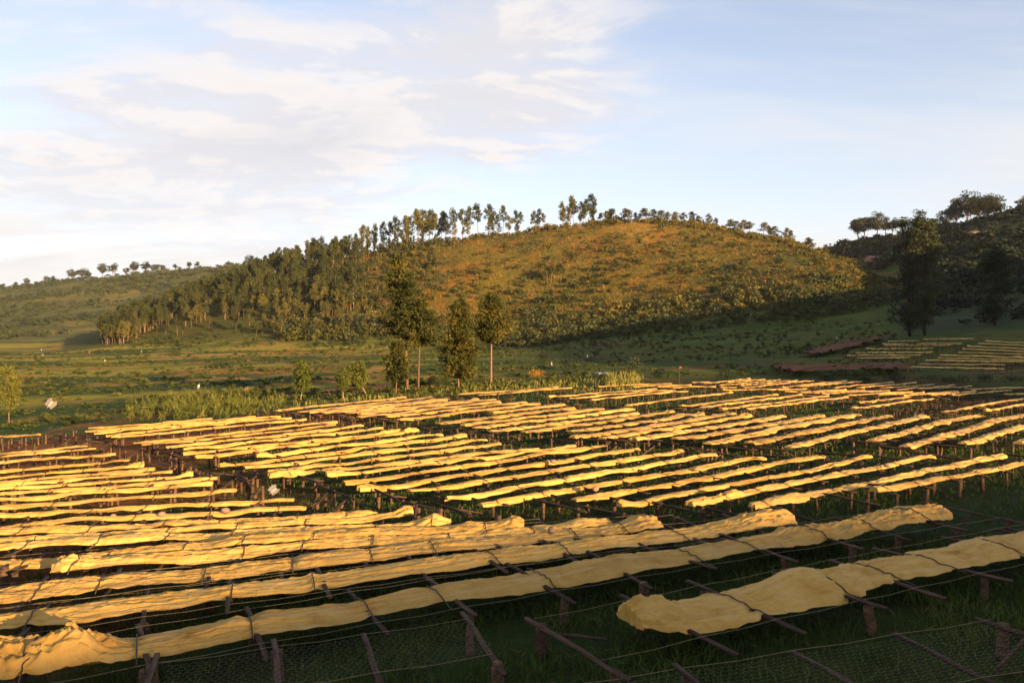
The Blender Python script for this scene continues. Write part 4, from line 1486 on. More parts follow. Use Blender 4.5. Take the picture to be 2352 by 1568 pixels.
def hill_trees():
    rg = np.random.default_rng(3)
    # the open line of tall trees along the ridge: (x, top) in a 1.809x crop
    ridge = [(20, 560), (75, 500), (135, 500), (205, 490), (275, 455), (320, 435), (385, 430), (440, 445), (470, 440), (510, 445), (570, 415),
             (600, 405), (650, 350), (690, 360), (735, 340), (790, 325), (830, 325), (870, 290), (930, 285), (960, 290), (1030, 240),
             (1065, 220), (1100, 245), (1140, 275), (1185, 255), (1215, 262), (1255, 235), (1320, 240), (1375, 225), (1440, 205), (1500, 205),
             (1530, 270), (1565, 275), (1605, 215), (1640, 290), (1690, 250), (1715, 260), (1820, 255), (1840, 240), (1870, 270), (2015, 190),
             (2055, 150), (2080, 170), (2130, 190), (2160, 175), (2200, 140), (2220, 210)]
    for k, (zx, zy) in enumerate(ridge):
        u, y = 612.5 + zx * 0.3386, 398 + zy * 0.3386
        p = crest(u + rg.normal() * 1.5, 540, 690)
        H = float(np.clip(top_height(p, y), 5, 26))
        big = zx in (1030, 1065, 1100)
        plant_tree('eucalyptus_tree', K_EUC if rg.random() < 0.6 else K_TALL, p, H, f'{ORD[k + 1]} tall slender eucalyptus from the left along the hill ridge', 'tree',
                   'eucalyptus row on the ridge', 1.25 if big else rg.uniform(0.85, 1.1), rg)
        if rg.random() < 0.7:
            p2 = crest(u + rg.uniform(-8, 8), 540, 690)
            plant_tree('eucalyptus_tree', K_EUC, p2, H * rg.uniform(0.4, 0.7), f'low tree beneath the {ORD[k + 1]} tall eucalyptus from the left along the ridge', 'tree',
                       'eucalyptus row on the ridge', 1.1, rg)
    right = [(450, 250), (490, 235), (520, 205), (545, 215), (615, 210), (640, 225), (690, 250), (720, 255), (760, 215), (815, 215), (860, 230), (910, 240), (955, 240), (1020, 245),
             (1080, 235), (1110, 270), (1190, 250), (1235, 285), (1330, 290), (1380, 300), (1435, 268), (1470, 305), (1560, 310), (1600, 335), (1640, 335), (1710, 318),
             (1750, 360), (1860, 410), (1885, 420), (1985, 460)]
    for k, (zx, zy) in enumerate(right):
        u, y = 1225 + zx * 0.3386, 398 + zy * 0.3386
        p = crest(u, 400 if u > 1780 else 520, 690 if u < 1850 else 560)
        H = float(np.clip(top_height(p, y) * 0.8, 3, 11))
        plant_tree('eucalyptus_tree', K_EUC, p, H, f'{ORD[k + 1]} small bushy tree from the left on the right shoulder of the hill', 'tree', 'small trees on the hill shoulder', rg.uniform(1.5, 2.4), rg)
    # the stand on the left flank
    n = 0
    spots, rest = [], []
    while n < 900:
        u = rg.uniform(235, 1010)
        t = rg.uniform(0.0, 1.0)
        den = 1.0
        if u > 860:
            den *= 0.30
        if 320 < u < 600 and t < 0.28:
            den *= 0.10
        if u >= 600 and t < 0.14:
            den *= 0.15
        if u > 700 and 0.62 < t < 0.8:
            den *= 0.6
        if rg.random() > den:
            continue
        f, r_ = foot_z(u), ridge_z(u)
        z = f + (r_ - f) * (0.05 + 0.95 * t)
        H = rg.uniform(8, 17) * (0.62 if u > 820 else 1.0) * (0.75 if t < 0.2 else 1.0)
        spots.append((z, u, H))
        n += 1
    spots.sort()
    for k, (z, u, H) in enumerate(spots):
        p = at(u, z)
        if k < 205:
            plant_tree('eucalyptus_tree', K_TALL if rg.random() < 0.6 else K_EUC, p, H, 'slender eucalyptus in the dense stand on the hill flank at left', 'tree',
                       'eucalyptus stand on the left flank', rg.uniform(0.9, 1.25), rg)
        else:
            rest.append((p[0], p[1], p[2] - 0.1, H * rg.uniform(0.9, 1.25), H))
    grove = ob('eucalyptus_grove', None)
    tag(grove, 'mass of eucalyptus crowns higher up the left flank of the hill', 'grove', None, 'stuff')
    for nm, idx, mat in (('trunks', 0, M_PALEBARK), ('crowns', 1, M_EUC)):
        VV, FF, c = [], [], 0
        r2 = np.random.default_rng(8)
        for (x, y, z, sx, sz) in rest:
            V, F = K_EUC.arr[r2.integers(0, 9)][idx]
            a = r2.uniform(0, 6.28)
            VV.append(np.stack([(V[:, 0] * math.cos(a) - V[:, 1] * math.sin(a)) * sx + x, (V[:, 0] * math.sin(a) + V[:, 1] * math.cos(a)) * sx + y, V[:, 2] * sz + z], 1))
            FF.append(F + c)
            c += len(V)
        ob(nm, mk(nm, np.vstack(VV), np.vstack(FF)), grove, mat)
    # a small open clump of bare trunks half way up
    for k, du in enumerate((1250, 1256, 1262, 1268, 1275, 1281, 1290)):
        p = hit(du + rg.uniform(-2, 2), 648 + rg.uniform(-4, 4), 0, 300, 650)
        plant_tree('eucalyptus_tree', K_TALL, p, rg.uniform(9, 12), f'{ORD[k + 1]} pale stem from the left in the clump half way up the hill', 'tree', 'eucalyptus clump half way up', 1.2, rg)

def scatter(rg, n, make, dens):
    """n plan points: make(rg, k) -> (u, z, t) arrays, kept with probability dens(u, z, t, x)"""
    U, Z, T = [], [], []
    c = 0
    while c < n:
        u, z, t = make(rg, n * 3)
        x = (u - CU) / F_PX * z
        ok = rg.random(len(u)) < dens(u, z, t, x)
        U.append(u[ok])
        Z.append(z[ok])
        T.append(t[ok])
        c += int(ok.sum())
    u, z, t = np.concatenate(U)[:n], np.concatenate(Z)[:n], np.concatenate(T)[:n]
    x = (u - CU) / F_PX * z
    return u, z, t, x, ground(x, z)

def hill_scrub():
    rg = np.random.default_rng(31)
    # low scrub all over the hillside
    def make(rg, k):
        u, t = rg.uniform(640, 2062, k), rg.uniform(0.02, 1.0, k)
        f = np.interp(u, HILL_U, HILL_FOOT)
        return u, f + (np.interp(u, HILL_U, HILL_RIDGE) - f) * t, t
    def dens(u, z, t, x):
        d = 0.40 + 0.9 * fbm(x / 35, z / 35, 31.0, 3) + 0.5 * fbm(x / 9, z / 9, 33.0, 2)
        d = d + 0.35 * (t < 0.22) + 0.55 * (t > 0.86) * (u > 1480) + 0.25 * (u < 1000) + 0.18 * (u > 1700)
        return d - 0.40 * ((u > 1380) & (u < 1500) & (t > 0.70))
    N = 6500
    u, z, t, x, g = scatter(rg, N, make, dens)
    H = (0.8 + 3.8 * rg.random(N) ** 2.2) * np.where(t < 0.2, 1.5, 1.0) * np.where(u < 1000, 1.2, 1.0) * np.where(t > 0.86, 1.25, 1.0)
    order = np.argsort(-H / z)
    zone = lambda q: 0 if t[q] < 0.3 else (1 if t[q] < 0.8 else 2)
    zl = ['large leafy shrub near the foot of the main hill', 'leafy shrub on the open slope of the main hill', 'bushy shrub just below the ridge of the main hill']
    zg = ['shrubs at the hill foot', 'shrubs on the hillside', 'shrubs below the ridge']
    quota, solo, rest = [90, 100, 100], [], []
    for q in order:
        k = zone(q)
        if quota[k] > 0:
            quota[k] -= 1
            solo.append(q)
        else:
            rest.append(q)
    for k, q in enumerate(solo):
        o = ob('shrub', (SHRUB_DK[k % 4] if zone(q) == 0 and k % 3 else SHRUB_ME[k % 6]), loc=(x[q], z[q], g[q] - 0.15), rot=(0, 0, rg.uniform(0, 6.28)),
               scale=(H[q] * rg.uniform(1.1, 1.6), H[q] * rg.uniform(1.1, 1.6), H[q] * 1.15))
        tag(o, zl[zone(q)], 'shrub', zg[zone(q)])
    pl = [(x[q], z[q], g[q] - 0.15, H[q] * rg.uniform(1.0, 1.5), H[q] * rg.uniform(0.9, 1.3)) for q in rest]
    arr = [shrub_geo(165 + k, 54, 0.22).arrays() for k in range(5)]
    merged('hillside_scrub', arr, pl, M_SHRUB, 'low scrub scattered over the sunlit main hillside', 'scrub', 'stuff', rg)
    def band(n, ulo, uhi, tlo, thi, hlo, hhi, pw, mat, name, label, seed):
        r3 = np.random.default_rng(seed)
        def mk_(rg, k):
            u, t = rg.uniform(ulo, uhi, k), rg.uniform(tlo, thi, k)
            f = np.interp(u, HILL_U, HILL_FOOT)
            return u, f + (np.interp(u, HILL_U, HILL_RIDGE) - f) * t, t
        u, z, t, x, g = scatter(r3, n, mk_, lambda u, z, t, x: (0.65 + 1.1 * fbm(x / 28, z / 28, seed, 3)) * (1 - 0.75 * np.clip((t - tlo) / (thi - tlo), 0, 1)) if tlo < 0.5 else 0.6 + 0.9 * fbm(x / 20, z / 20, seed, 2))
        H = hlo + (hhi - hlo) * r3.random(n) ** pw
        pl = [(x[q], z[q], g[q] - 0.2, H[q] * r3.uniform(0.9, 1.5), H[q] * r3.uniform(0.9, 1.3)) for q in range(n)]
        merged(name, [shrub_geo(seed + k, 78, 0.18).arrays() for k in range(5)], pl, mat, label, 'scrub', 'stuff', r3)
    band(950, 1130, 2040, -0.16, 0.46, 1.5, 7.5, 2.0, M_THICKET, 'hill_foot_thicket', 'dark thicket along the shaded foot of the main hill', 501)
    band(430, 300, 1130, -0.10, 0.22, 1.0, 4.5, 2.0, M_THICKET, 'grove_undergrowth', 'dark bushes below the eucalyptus stand', 502)
    band(560, 1225, 1900, 0.86, 1.01, 2.0, 7.0, 1.6, M_SHRUB, 'ridge_scrub', 'thick green scrub along the right part of the ridge', 503)
    # dry grass and seedlings that roughen the slope
    gg = Geo()
    uu = rg.uniform(640, 2060, 16000)
    tt = rg.uniform(0.14, 1.02, 16000)
    f = np.interp(uu, HILL_U, HILL_FOOT)
    zz = f + (np.interp(uu, HILL_U, HILL_RIDGE) - f) * tt
    X = (uu - CU) / F_PX * zz
    C = np.stack([X, zz, ground(X, zz) + 0.35], 1)
    gg.leaves(C, rg.uniform(0.7, 1.7, 16000), 0.45, 1.2, None, rg)
    o = ob('hillside_grass', gg.mesh('hillside_grass'), mat=foliage_mat('hill_dry_grass', (0.09, 0.075, 0.014), (0.19, 0.115, 0.022), (0.30, 0.155, 0.035), 0.3, 0.05, 0))
    tag(o, 'tufts of dry orange grass on the main hillside', 'grass', None, 'stuff')

def far_hills():
    rg = np.random.default_rng(41)
    sky = [(25, 400), (110, 375), (185, 350), (320, 335), (365, 335), (490, 290), (560, 282), (600, 308), (700, 250), (770, 247), (860, 275), (912, 238),
           (990, 240), (1055, 250), (1105, 257), (1190, 255), (1285, 238), (1340, 238), (1550, 235), (1700, 195)]
    for k, (zx, zy) in enumerate(sky):
        u, y = zx * 0.3386, 520.6 + zy * 0.3386
        p = crest(u, 1000, 1600)
        H = float(np.clip(top_height(p, y), 6, 30))
        plant_tree('spreading_tree', K_ROUND, p, H, f'{ORD[k + 1]} spreading tree from the left on the skyline of the left hill', 'tree', 'skyline trees on the left hill', rg.uniform(0.8, 1.25), rg)
    arr = [shrub_geo(165 + k, 48, 0.24).arrays() for k in range(5)]
    u, z, t, x, g = scatter(rg, 1900, lambda rg, k: (rg.uniform(-60, 640, k), rg.uniform(690, 1330, k), rg.random(k)),
                            lambda u, z, t, x: 0.30 + 1.3 * fbm(x / 90, z / 60, 51.0, 3) + 0.35 * (z > 1180))
    H = rg.uniform(3.0, 9.0, 1900)
    pl = [(x[q], z[q], g[q] - 0.3, H[q] * rg.uniform(1.0, 1.5), H[q]) for q in range(1900)]
    merged('distant_scrub', arr, pl, M_DISTANT, 'woods and hedges over the distant left hill', 'scrub', 'stuff', rg)
    # right-hand hill
    right = [(400, 300), (440, 285), (530, 268), (590, 300), (640, 310), (700, 305), (820, 253), (920, 300), (1010, 230), (1080, 190), (1160, 120), (1230, 140),
             (1300, 145), (1350, 155), (1535, 160)]
    for k, (zx, zy) in enumerate(right):
        u, y = 1837.5 + zx * 0.332, 398 + zy * 0.332
        p = crest(u, 460, 820)
        H = float(np.clip(top_height(p, y), 8, 34))
        plant_tree('spreading_tree', K_ROUND, p, H, f'{ORD[k + 1]} tall tree from the left on the skyline of the right hill', 'tree', 'skyline trees on the right hill', rg.uniform(0.75, 1.05), rg)
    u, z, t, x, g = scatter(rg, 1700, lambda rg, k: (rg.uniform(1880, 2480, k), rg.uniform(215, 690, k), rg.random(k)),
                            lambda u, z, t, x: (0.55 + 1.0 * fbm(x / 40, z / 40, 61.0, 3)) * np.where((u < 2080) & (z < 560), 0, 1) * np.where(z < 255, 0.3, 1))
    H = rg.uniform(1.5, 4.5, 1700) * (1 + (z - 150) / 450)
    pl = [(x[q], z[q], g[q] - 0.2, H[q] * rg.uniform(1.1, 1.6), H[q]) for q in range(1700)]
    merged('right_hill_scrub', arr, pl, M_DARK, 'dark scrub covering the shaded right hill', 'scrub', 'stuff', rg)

def cypress(base_uv, ytop, ycrown, hw, lean_u, label, seed):
    rg = np.random.default_rng(seed)
    p = hit(base_uv[0], base_uv[1], 0, 90, 230)
    k = p[1] / F_PX
    H = (base_uv[1] - ytop) * k
    cb = (base_uv[1] - ycrown) * k
    W = hw * k
    e = ob('cypress_tree', None, loc=p)
    tag(e, label, 'tree', 'tall conifers at the field edge')
    lx = lean_u * k
    tr, cr = Geo(), Geo()
    zt = np.linspace(-0.2, H * 0.97, 9)
    P = np.stack([lx * (np.maximum(zt, 0) / H) ** 1.5, 0.02 * rg.normal(size=9).cumsum(), zt], 1)
    tr.tube(P, np.linspace(0.15, 0.02, 9) * H / 14 + 0.03, 8)
    n = int(260 * ((H - cb) / 12) ** 0.7)
    for i in range(n):
        t = rg.random() ** 1.15
        z = cb + (H - cb) * t
        prof = (1 - t) ** 0.60 * (0.86 + 0.24 * math.sin(t * 13 + seed)) + 0.05
        if t < 0.08:
            prof *= 0.7 + 3.5 * t
        a = rg.uniform(0, 6.28)
        ln = W * 1.25 * prof * rg.uniform(0.6, 1.12)
        d = np.array([math.cos(a), math.sin(a), rg.uniform(0.0, 0.45)])
        o = np.array([lx * (z / H) ** 1.5, 0, z])
        tip = o + d * ln
        tr.tube([o, tip], [0.022, 0.006], 4, False)
        m = int(40 + 36 * ln)
        q = rg.uniform(0.15, 1.05, m)
        C = o + d * ln * q[:, None] + rg.normal(size=(m, 3)) * np.array([0.30, 0.30, 0.22]) * (0.5 + 0.5 * q[:, None])
        out = np.tile(d * 0.9 + np.array([0, 0, -0.25]), (m, 1))
        cr.leaves(C, rg.uniform(0.25, 0.52, m), 0.42, 0.1, out, rg)
    ob('trunk', tr.mesh('trunk', True), e, M_BARK)
    ob('crown', cr.mesh('crown'), e, M_CYP)

def saplings():
    rg = np.random.default_rng(51)
    data = [((690, 926), 836, 885, 24, 6, 'young leafy tree standing alone left of the conifers'),
            ((788, 918), 850, 885, 12, 0, 'thin young tree beside the sapling with the leaning trunk'),
            ((845, 912), 834, 880, 20, -20, 'young tree with a pale leaning trunk left of the conifers'),
            ((22, 978), 848, 930, 30, -2, 'bushy young tree at the left edge of the picture')]
    for (b, yt, yc, hw, lean, label) in data:
        p = hit(b[0], b[1], 0, 55, 230)
        k = p[1] / F_PX
        H, cb, W, lx = (b[1] - yt) * k, (b[1] - yc) * k, hw * k, lean * k
        e = ob('young_tree', None, loc=p)
        tag(e, label, 'tree', 'young trees at the field edge')
        tr, cr = Geo(), Geo()
        zt = np.linspace(-0.1, H * 0.9, 7)
        P = np.stack([lx * np.minimum(1, zt / (H * 0.45)), 0.02 * rg.normal(size=7), zt], 1)
        tr.tube(P, np.linspace(0.085, 0.02, 7), 6)
        for i in range(48):
            t = rg.random()
            z = cb * 0.8 + (H - cb * 0.8) * t
            prof = W * (0.35 + 0.85 * math.sin(math.pi * (0.12 + 0.83 * t)))
            a = rg.uniform(0, 6.28)
            c = np.array([lx + math.cos(a) * prof * rg.uniform(0.1, 0.8), math.sin(a) * prof * rg.uniform(0.1, 0.8), z])
            tr.tube([(lx * 0.9, 0, z - 0.25), c], [0.012, 0.004], 4, False)
            C = c + ball(rg, 64, 0.55, 0.55, 0.5, 0.2)
            cr.leaves(C, rg.uniform(0.20, 0.45, 64), 0.42, -0.3, None, rg)
        ob('trunk', tr.mesh('trunk', True), e, M_PALEBARK)
        ob('crown', cr.mesh('crown'), e, M_SAP)

def bush(u, v, rpx, label, mat=M_DARK, name='bush', zr=(52, 450), tall=0.9, wide=1.0, dens=420, cat='bush', group=None, leaf=None):
    rg = np.random.default_rng(int(u * 7 + v))
    p = hit(u, v, 0, *zr)
    Rm = rpx * p[1] / F_PX
    g = Geo()
    leaf = leaf or max(0.10, min(0.55, Rm * 0.14))
    for k in range(10):
        a, q = rg.uniform(0, 6.28), rg.uniform(0, 0.65)
        c = np.array([math.cos(a) * q * Rm * wide, math.sin(a) * q * Rm, rg.uniform(0.3, 1.1) * Rm * tall])
        C = c + ball(rg, dens // 10, Rm * 0.42 * wide, Rm * 0.42, Rm * 0.42 * tall, 0.4)
        C[:, 2] = np.abs(C[:, 2])
        g.leaves(C, leaf * rg.uniform(0.7, 1.3, dens // 10), 0.55, 0.2, None, rg)
    o = ob(name, g.mesh(name), mat=mat, loc=(p[0], p[1], p[2] - 0.05))
    tag(o, label, cat, group)
    return o

def valley():
    rg = np.random.default_rng(61)
    bush(118, 972, 17, 'leftmost dark bush of the three behind the left block', M_SHRUB)
    bush(178, 974, 16, 'middle dark bush of the three behind the left block', M_DARK)
    bush(254, 974, 26, 'large dark bush next to the maize behind the left block', M_DARK)
    bush(76, 905, 18, 'rounded green bush behind the young tree at the left edge', M_SHRUB, tall=1.1)
    bush(402, 818, 20, 'dark reed clump on the valley floor in front of the stand', M_DARK, tall=0.8)
    bush(508, 846, 38, 'long low dark hedge on the valley floor', M_DARK, tall=0.30, wide=1.2)
    bush(156, 890, 22, 'low dark thicket on the left valley floor', M_DARK, tall=0.4)
    bush(990, 890, 22, 'dry brown bush beneath the tall conifers', M_SHRUB, tall=1.0)
    bush(1020, 893, 18, 'olive bush beside the foot of the double-crowned conifer', M_SHRUB, tall=1.3)
    bush(1456, 862, 30, 'big dark bush right of the white sacks', M_DARK, tall=1.0)
    bush(1515, 868, 26, 'low dark thicket beside the big dark bush', M_DARK, tall=0.6)
    bush(1662, 874, 24, 'round dark bush just behind the far tarps', M_DARK, tall=0.8)
    bush(1300, 850, 24, 'dark shrub behind the orange flowers', M_DARK, tall=0.9)
    bush(1250, 838, 26, 'tall dark shrub right of the conifers', M_DARK, tall=1.1)
    bush(1345, 848, 18, 'small dark shrub left of the white sacks', M_DARK, tall=0.9)
    bush(1780, 850, 16, 'dark thicket left of the brown beds', M_DARK, tall=0.8)
    bush(1232, 866, 15, 'bush covered in orange blossom on the meadow', M_ORANGE, 'flowering_bush', tall=0.8, wide=1.7, cat='flowering bush')
    for k, u in enumerate((2140, 2200, 2260, 2330, 1900, 1985, 2060)):
        nm = ['first', 'second', 'third', 'fourth', 'leftmost', 'second-left', 'third-left'][k]
        bush(u, 876 + (k % 2) * 3, 24, f'{nm} dark hedge bush between the far strip and the hillside plot', M_DARK, tall=0.55, wide=1.8, group='hedge below the hillside plot')
    # dark coffee shrubs on the slope
    cm = [shrub_geo(180 + k, 60, 0.2, 1.25).mesh('coffee_shrub') for k in range(3)]
    for m in cm:
        m.materials.append(M_COFFEE)
    spots = [(1443 + 0.0, 838)]
    for k in range(64):
        if k < 36:
            u, v = rg.uniform(1690, 1960), rg.uniform(778, 822)
        else:
            u, v = rg.uniform(1330, 2000), rg.uniform(768, 835)
        p = hit(u, v, 0, 105, 430)
        H = rg.uniform(9, 17) * p[1] / F_PX
        o = ob('coffee_shrub', cm[k % 3], loc=p, rot=(0, 0, rg.uniform(0, 6)), scale=(H * 0.95, H * 0.95, H * 1.1))
        tag(o, 'small dark coffee shrub on the shaded slope right of the meadow', 'shrub', 'coffee shrubs on the slope')
    # rough growth on the valley floor
    NV = 6500
    arr = [shrub_geo(190 + k, 30, 0.30, 0.7).arrays() for k in range(4)]
    u, z, t, x, g = scatter(rg, NV, lambda rg, k: (rg.uniform(-40, 2060, k), np.exp(rg.uniform(math.log(100), math.log(460), k)), rg.random(k)),
                            lambda u, z, t, x: (0.40 + 1.2 * fbm(x / 40, z / 12, 71.0, 3)) * np.where((u > 640) & (z > np.interp(u, HILL_U, HILL_FOOT)), 0, 1) * (field_mask(x, z) < 0.55))
    H = (0.15 + 0.75 * rg.random(NV) ** 2.5) * (1 + z / 300)
    pl = [(x[q], z[q], g[q] - 0.05, H[q] * rg.uniform(1.2, 2.4), H[q]) for q in range(NV)]
    merged('valley_growth', arr, pl, foliage_mat('valley_growth', (0.030, 0.046, 0.010), (0.062, 0.078, 0.014), (0.14, 0.125, 0.024), 0.3, 0.06, 0),
           'low weeds and crops on the valley floor', 'undergrowth', 'stuff', rg)
    # maize plot
    g = Geo()
    for k in range(420):
        u, v = 470 + 100 * rg.normal(), rg.uniform(918, 972)
        if u < 290 or u > 690:
            continue
        p = hit(u, v - 0.04 * (u - 292), 0, 56, 230)
        H = rg.uniform(0.5, 1.7)
        g.tube([p, p + np.array([rg.normal() * 0.06, rg.normal() * 0.06, H])], [0.014, 0.006], 4, False)
        m = 9
        C = p + np.stack([rg.normal(size=m) * 0.12, rg.normal(size=m) * 0.12, rg.uniform(0.25, 1.0, m) * H], 1)
        g.leaves(C, rg.uniform(0.5, 1.1, m), 0.12, 1.8, None, rg)
    tag(ob('maize_plot', g.mesh('maize_plot'), mat=M_MAIZE), 'tall yellow-green maize behind the left tarps', 'maize', None, 'stuff')
    # tall yellow grass at the back edge of the beds
    g = Geo()
    U = np.concatenate([rg.uniform(1060, 1480, 1100), rg.uniform(1390, 1470, 450), rg.uniform(700, 1060, 250)])
    Vv = np.concatenate([rg.uniform(886, 914, 1100), rg.uniform(880, 905, 450), rg.uniform(895, 925, 250)])
    zz = np.interp(Vv, [880, 914], [126, 92])
    X = (U - CU) / F_PX * zz
    H = rg.uniform(0.35, 0.9, len(U)) * np.where((U > 1395) & (U < 1465), 1.5, 1.0)
    C = np.stack([X, zz, ground(X, zz) + H * 0.45], 1)
    g.leaves(C, H * 1.1, 0.14, 2.5, None, rg)
    tag(ob('tall_grass', g.mesh('tall_grass'), mat=M_DRYGRASS), 'tall yellow grass at the back edge of the beds', 'grass', None, 'stuff')

def field_grass():
    rg = np.random.default_rng(71)
    g = Geo()
    for (n, y0, y1, h0, h1, wd) in ((70000, 8.0, 22, 0.10, 0.34, 0.09), (60000, 20, 44, 0.09, 0.26, 0.16), (52000, 40, 105, 0.12, 0.32, 0.28)):
        Y = rg.uniform(y0, y1, n)
        X = rg.uniform(-0.68, 0.68, n) * Y
        keep = fbm(X / 1.3, Y / 1.3, 81.0, 3) + rg.uniform(-0.35, 0.35, n) > -0.18
        keep &= rg.random(n) < np.interp(X, [-16, -7], [0.15, 1.0])
        X, Y = X[keep], Y[keep]
        H = rg.uniform(h0, h1, len(X)) * (1 + 0.8 * np.maximum(0, fbm(X / 2, Y / 2, 83.0, 2)))
        C = np.stack([X, Y, ground(X, Y) + H * 0.42], 1)
        g.leaves(C, H, wd, 1.8, None, rg)
    tag(ob('field_grass', g.mesh('field_grass'), mat=M_GRASS), 'short green grass growing under and between the drying beds', 'grass', None, 'stuff')

hill_trees()
hill_scrub()
far_hills()
cypress((936, 899), 592, 770, 46, -22, 'tallest dark conifer, leaning left, behind the tarps', 201)
cypress((961, 899), 690, 794, 40, 8, 'conifer with a pale bare trunk right of the tallest one', 202)
cypress((910, 909), 786, 872, 27, 4, 'short dense conifer in front of the tallest one', 203)
cypress((1053, 892), 692, 868, 46, 4, 'full double-crowned conifer in the middle of the group', 204)
cypress((1128, 884), 678, 786, 42, 2, 'rightmost conifer with a long bare trunk', 205)
saplings()
valley()
field_grass()

def big_dark_tree(bu, bv, yt, hw, label, seed):
    rg = np.random.default_rng(seed)
    p = hit(bu, bv, 0, 150, 330)
    k = p[1] / F_PX
    H, W = (bv - yt) * k, hw * k
    e = ob('dark_tree', None, loc=p)
    tag(e, label, 'tree')
    tr, cr = Geo(), Geo()
    zt = np.linspace(-0.3, H * 0.92, 8)
    tr.tube(np.stack([0.12 * rg.normal(size=8), 0.12 * rg.normal(size=8), zt], 1), np.linspace(0.34, 0.06, 8), 8)
    for i in range(74):
        t = rg.random()
        z = H * (0.10 + 0.88 * t)
        prof = W * (0.45 + 0.65 * math.sin(math.pi * (0.15 + 0.72 * t)))
        a = rg.uniform(0, 6.28)
        q = rg.uniform(0.2, 1.0) * prof
        c = np.array([math.cos(a) * q, math.sin(a) * q, z])
        tr.tube([(0, 0, z - 0.12 * H), c], [0.07, 0.02], 4, False)
        rc = rg.uniform(1.0, 2.0)
        C = c + ball(rg, 130, rc, rc, rc * 0.7, 0.3)
        cr.leaves(C, rg.uniform(0.3, 0.65, 130), 0.55, -0.1, None, rg)
    ob('trunk', tr.mesh('trunk', True), e, M_DKBARK)
    ob('crown', cr.mesh('crown'), e, M_DARK)

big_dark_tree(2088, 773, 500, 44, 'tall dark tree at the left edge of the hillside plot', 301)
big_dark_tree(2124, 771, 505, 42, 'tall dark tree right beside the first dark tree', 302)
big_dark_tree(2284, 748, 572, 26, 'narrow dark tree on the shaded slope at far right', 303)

# ------------------------------------------------------------------ small things
M_BROWNNET = plain_mat('brown_netting', (0.110, 0.042, 0.016), 0.95)
M_WHITE = plain_mat('white_cloth', (0.40, 0.38, 0.35), 0.8)
M_RED = plain_mat('red_cloth', (0.45, 0.05, 0.035), 0.8)
M_CLOTH2 = plain_mat('dark_cloth', (0.05, 0.05, 0.07), 0.8)
M_SKIN = plain_mat('skin', (0.075, 0.038, 0.024), 0.6)
M_STONE = plain_mat('stone', (0.23, 0.15, 0.10), 0.9)
M_STRAW = plain_mat('straw', (0.20, 0.10, 0.04), 0.9)
M_WALL = plain_mat('mud_wall', (0.42, 0.22, 0.11), 0.9)
M_ROOF = plain_mat('rusty_roof', (0.30, 0.12, 0.06), 0.6)
M_TIN = plain_mat('tin_roof', (0.16, 0.14, 0.13), 0.7)
M_DOOR = plain_mat('door_wood', (0.08, 0.05, 0.03), 0.8)
M_MOTH = plain_mat('moth_wing', (0.20, 0.165, 0.165), 0.7)

def brown_beds():
    """open beds of brown netting, seen at a grazing angle on the right"""
    rg = np.random.default_rng(91)
    rows = [((1775, 842), (2070, 836)), ((1790, 846), (2082, 840)), ((1815, 851), (2090, 845)),
            ((1850, 812), (1925, 800)), ((1868, 806), (1960, 792)), ((1884, 800), (1990, 784)), ((1905, 794), (2015, 778)), ((1930, 787), (2040, 772))]
    for k, ((u0, v0), (u1, v1)) in enumerate(rows):
        us, vs_ = np.linspace(u0, u1, 5), np.linspace(v0, v1, 5)
        P = np.array([hit(u, v, 0.9, 105, 320) + np.array([0, 0, 0.9]) for u, v in zip(us, vs_)])
        r = make_axis(P)
        sk = np.linspace(0, r.L, 5)
        co = np.polyfit(sk, [g1(*(r.p0 + r.ax * x)) + 0.9 for x in sk], 1)
        z_top = lambda s, co=co: np.polyval(co, s)
        low = k < 3
        o = ORD[(3 - k) if low else (8 - k)]
        lab = f'{o} open brown bed from the front in the ' + ('low row left of the hillside plot' if low else 'upper row left of the hillside plot')
        bed, info = build_bed(r, lab, 'open brown drying beds', z_top, False, 0.2, 0.2, 3.2, False, False, rg)
        n, m = max(6, int(r.L / 0.25)), 15
        s = np.linspace(0, r.L, n)
        c = np.linspace(-1.6, 1.6, m)
        S, C = np.meshgrid(s, c, indexing='ij')
        Z = z_top(s)[:, None] - info['gz'] + 0.06 + 0.30 * np.maximum(0, vnoise(S * 0.9, C * 1.4, k + 3.0)) + 0.16 * np.abs(vnoise(S * 3.1, C * 3.0, k)) - 0.25 * smooth(1.1, 1.6, np.abs(C) + 0.5 * vnoise(S * 1.1, C * 0.2, k + 6.0))
        V = np.stack([S - r.L / 2, C, Z], -1).reshape(-1, 3)
        i = np.arange(n - 1)[:, None]
        j = np.arange(m - 1)[None, :]
        F = np.stack([i * m + j, (i + 1) * m + j, (i + 1) * m + j + 1, i * m + j + 1], -1).reshape(-1, 4)
        ob('netting', mk('netting', V, F, True), bed, M_BROWNNET)

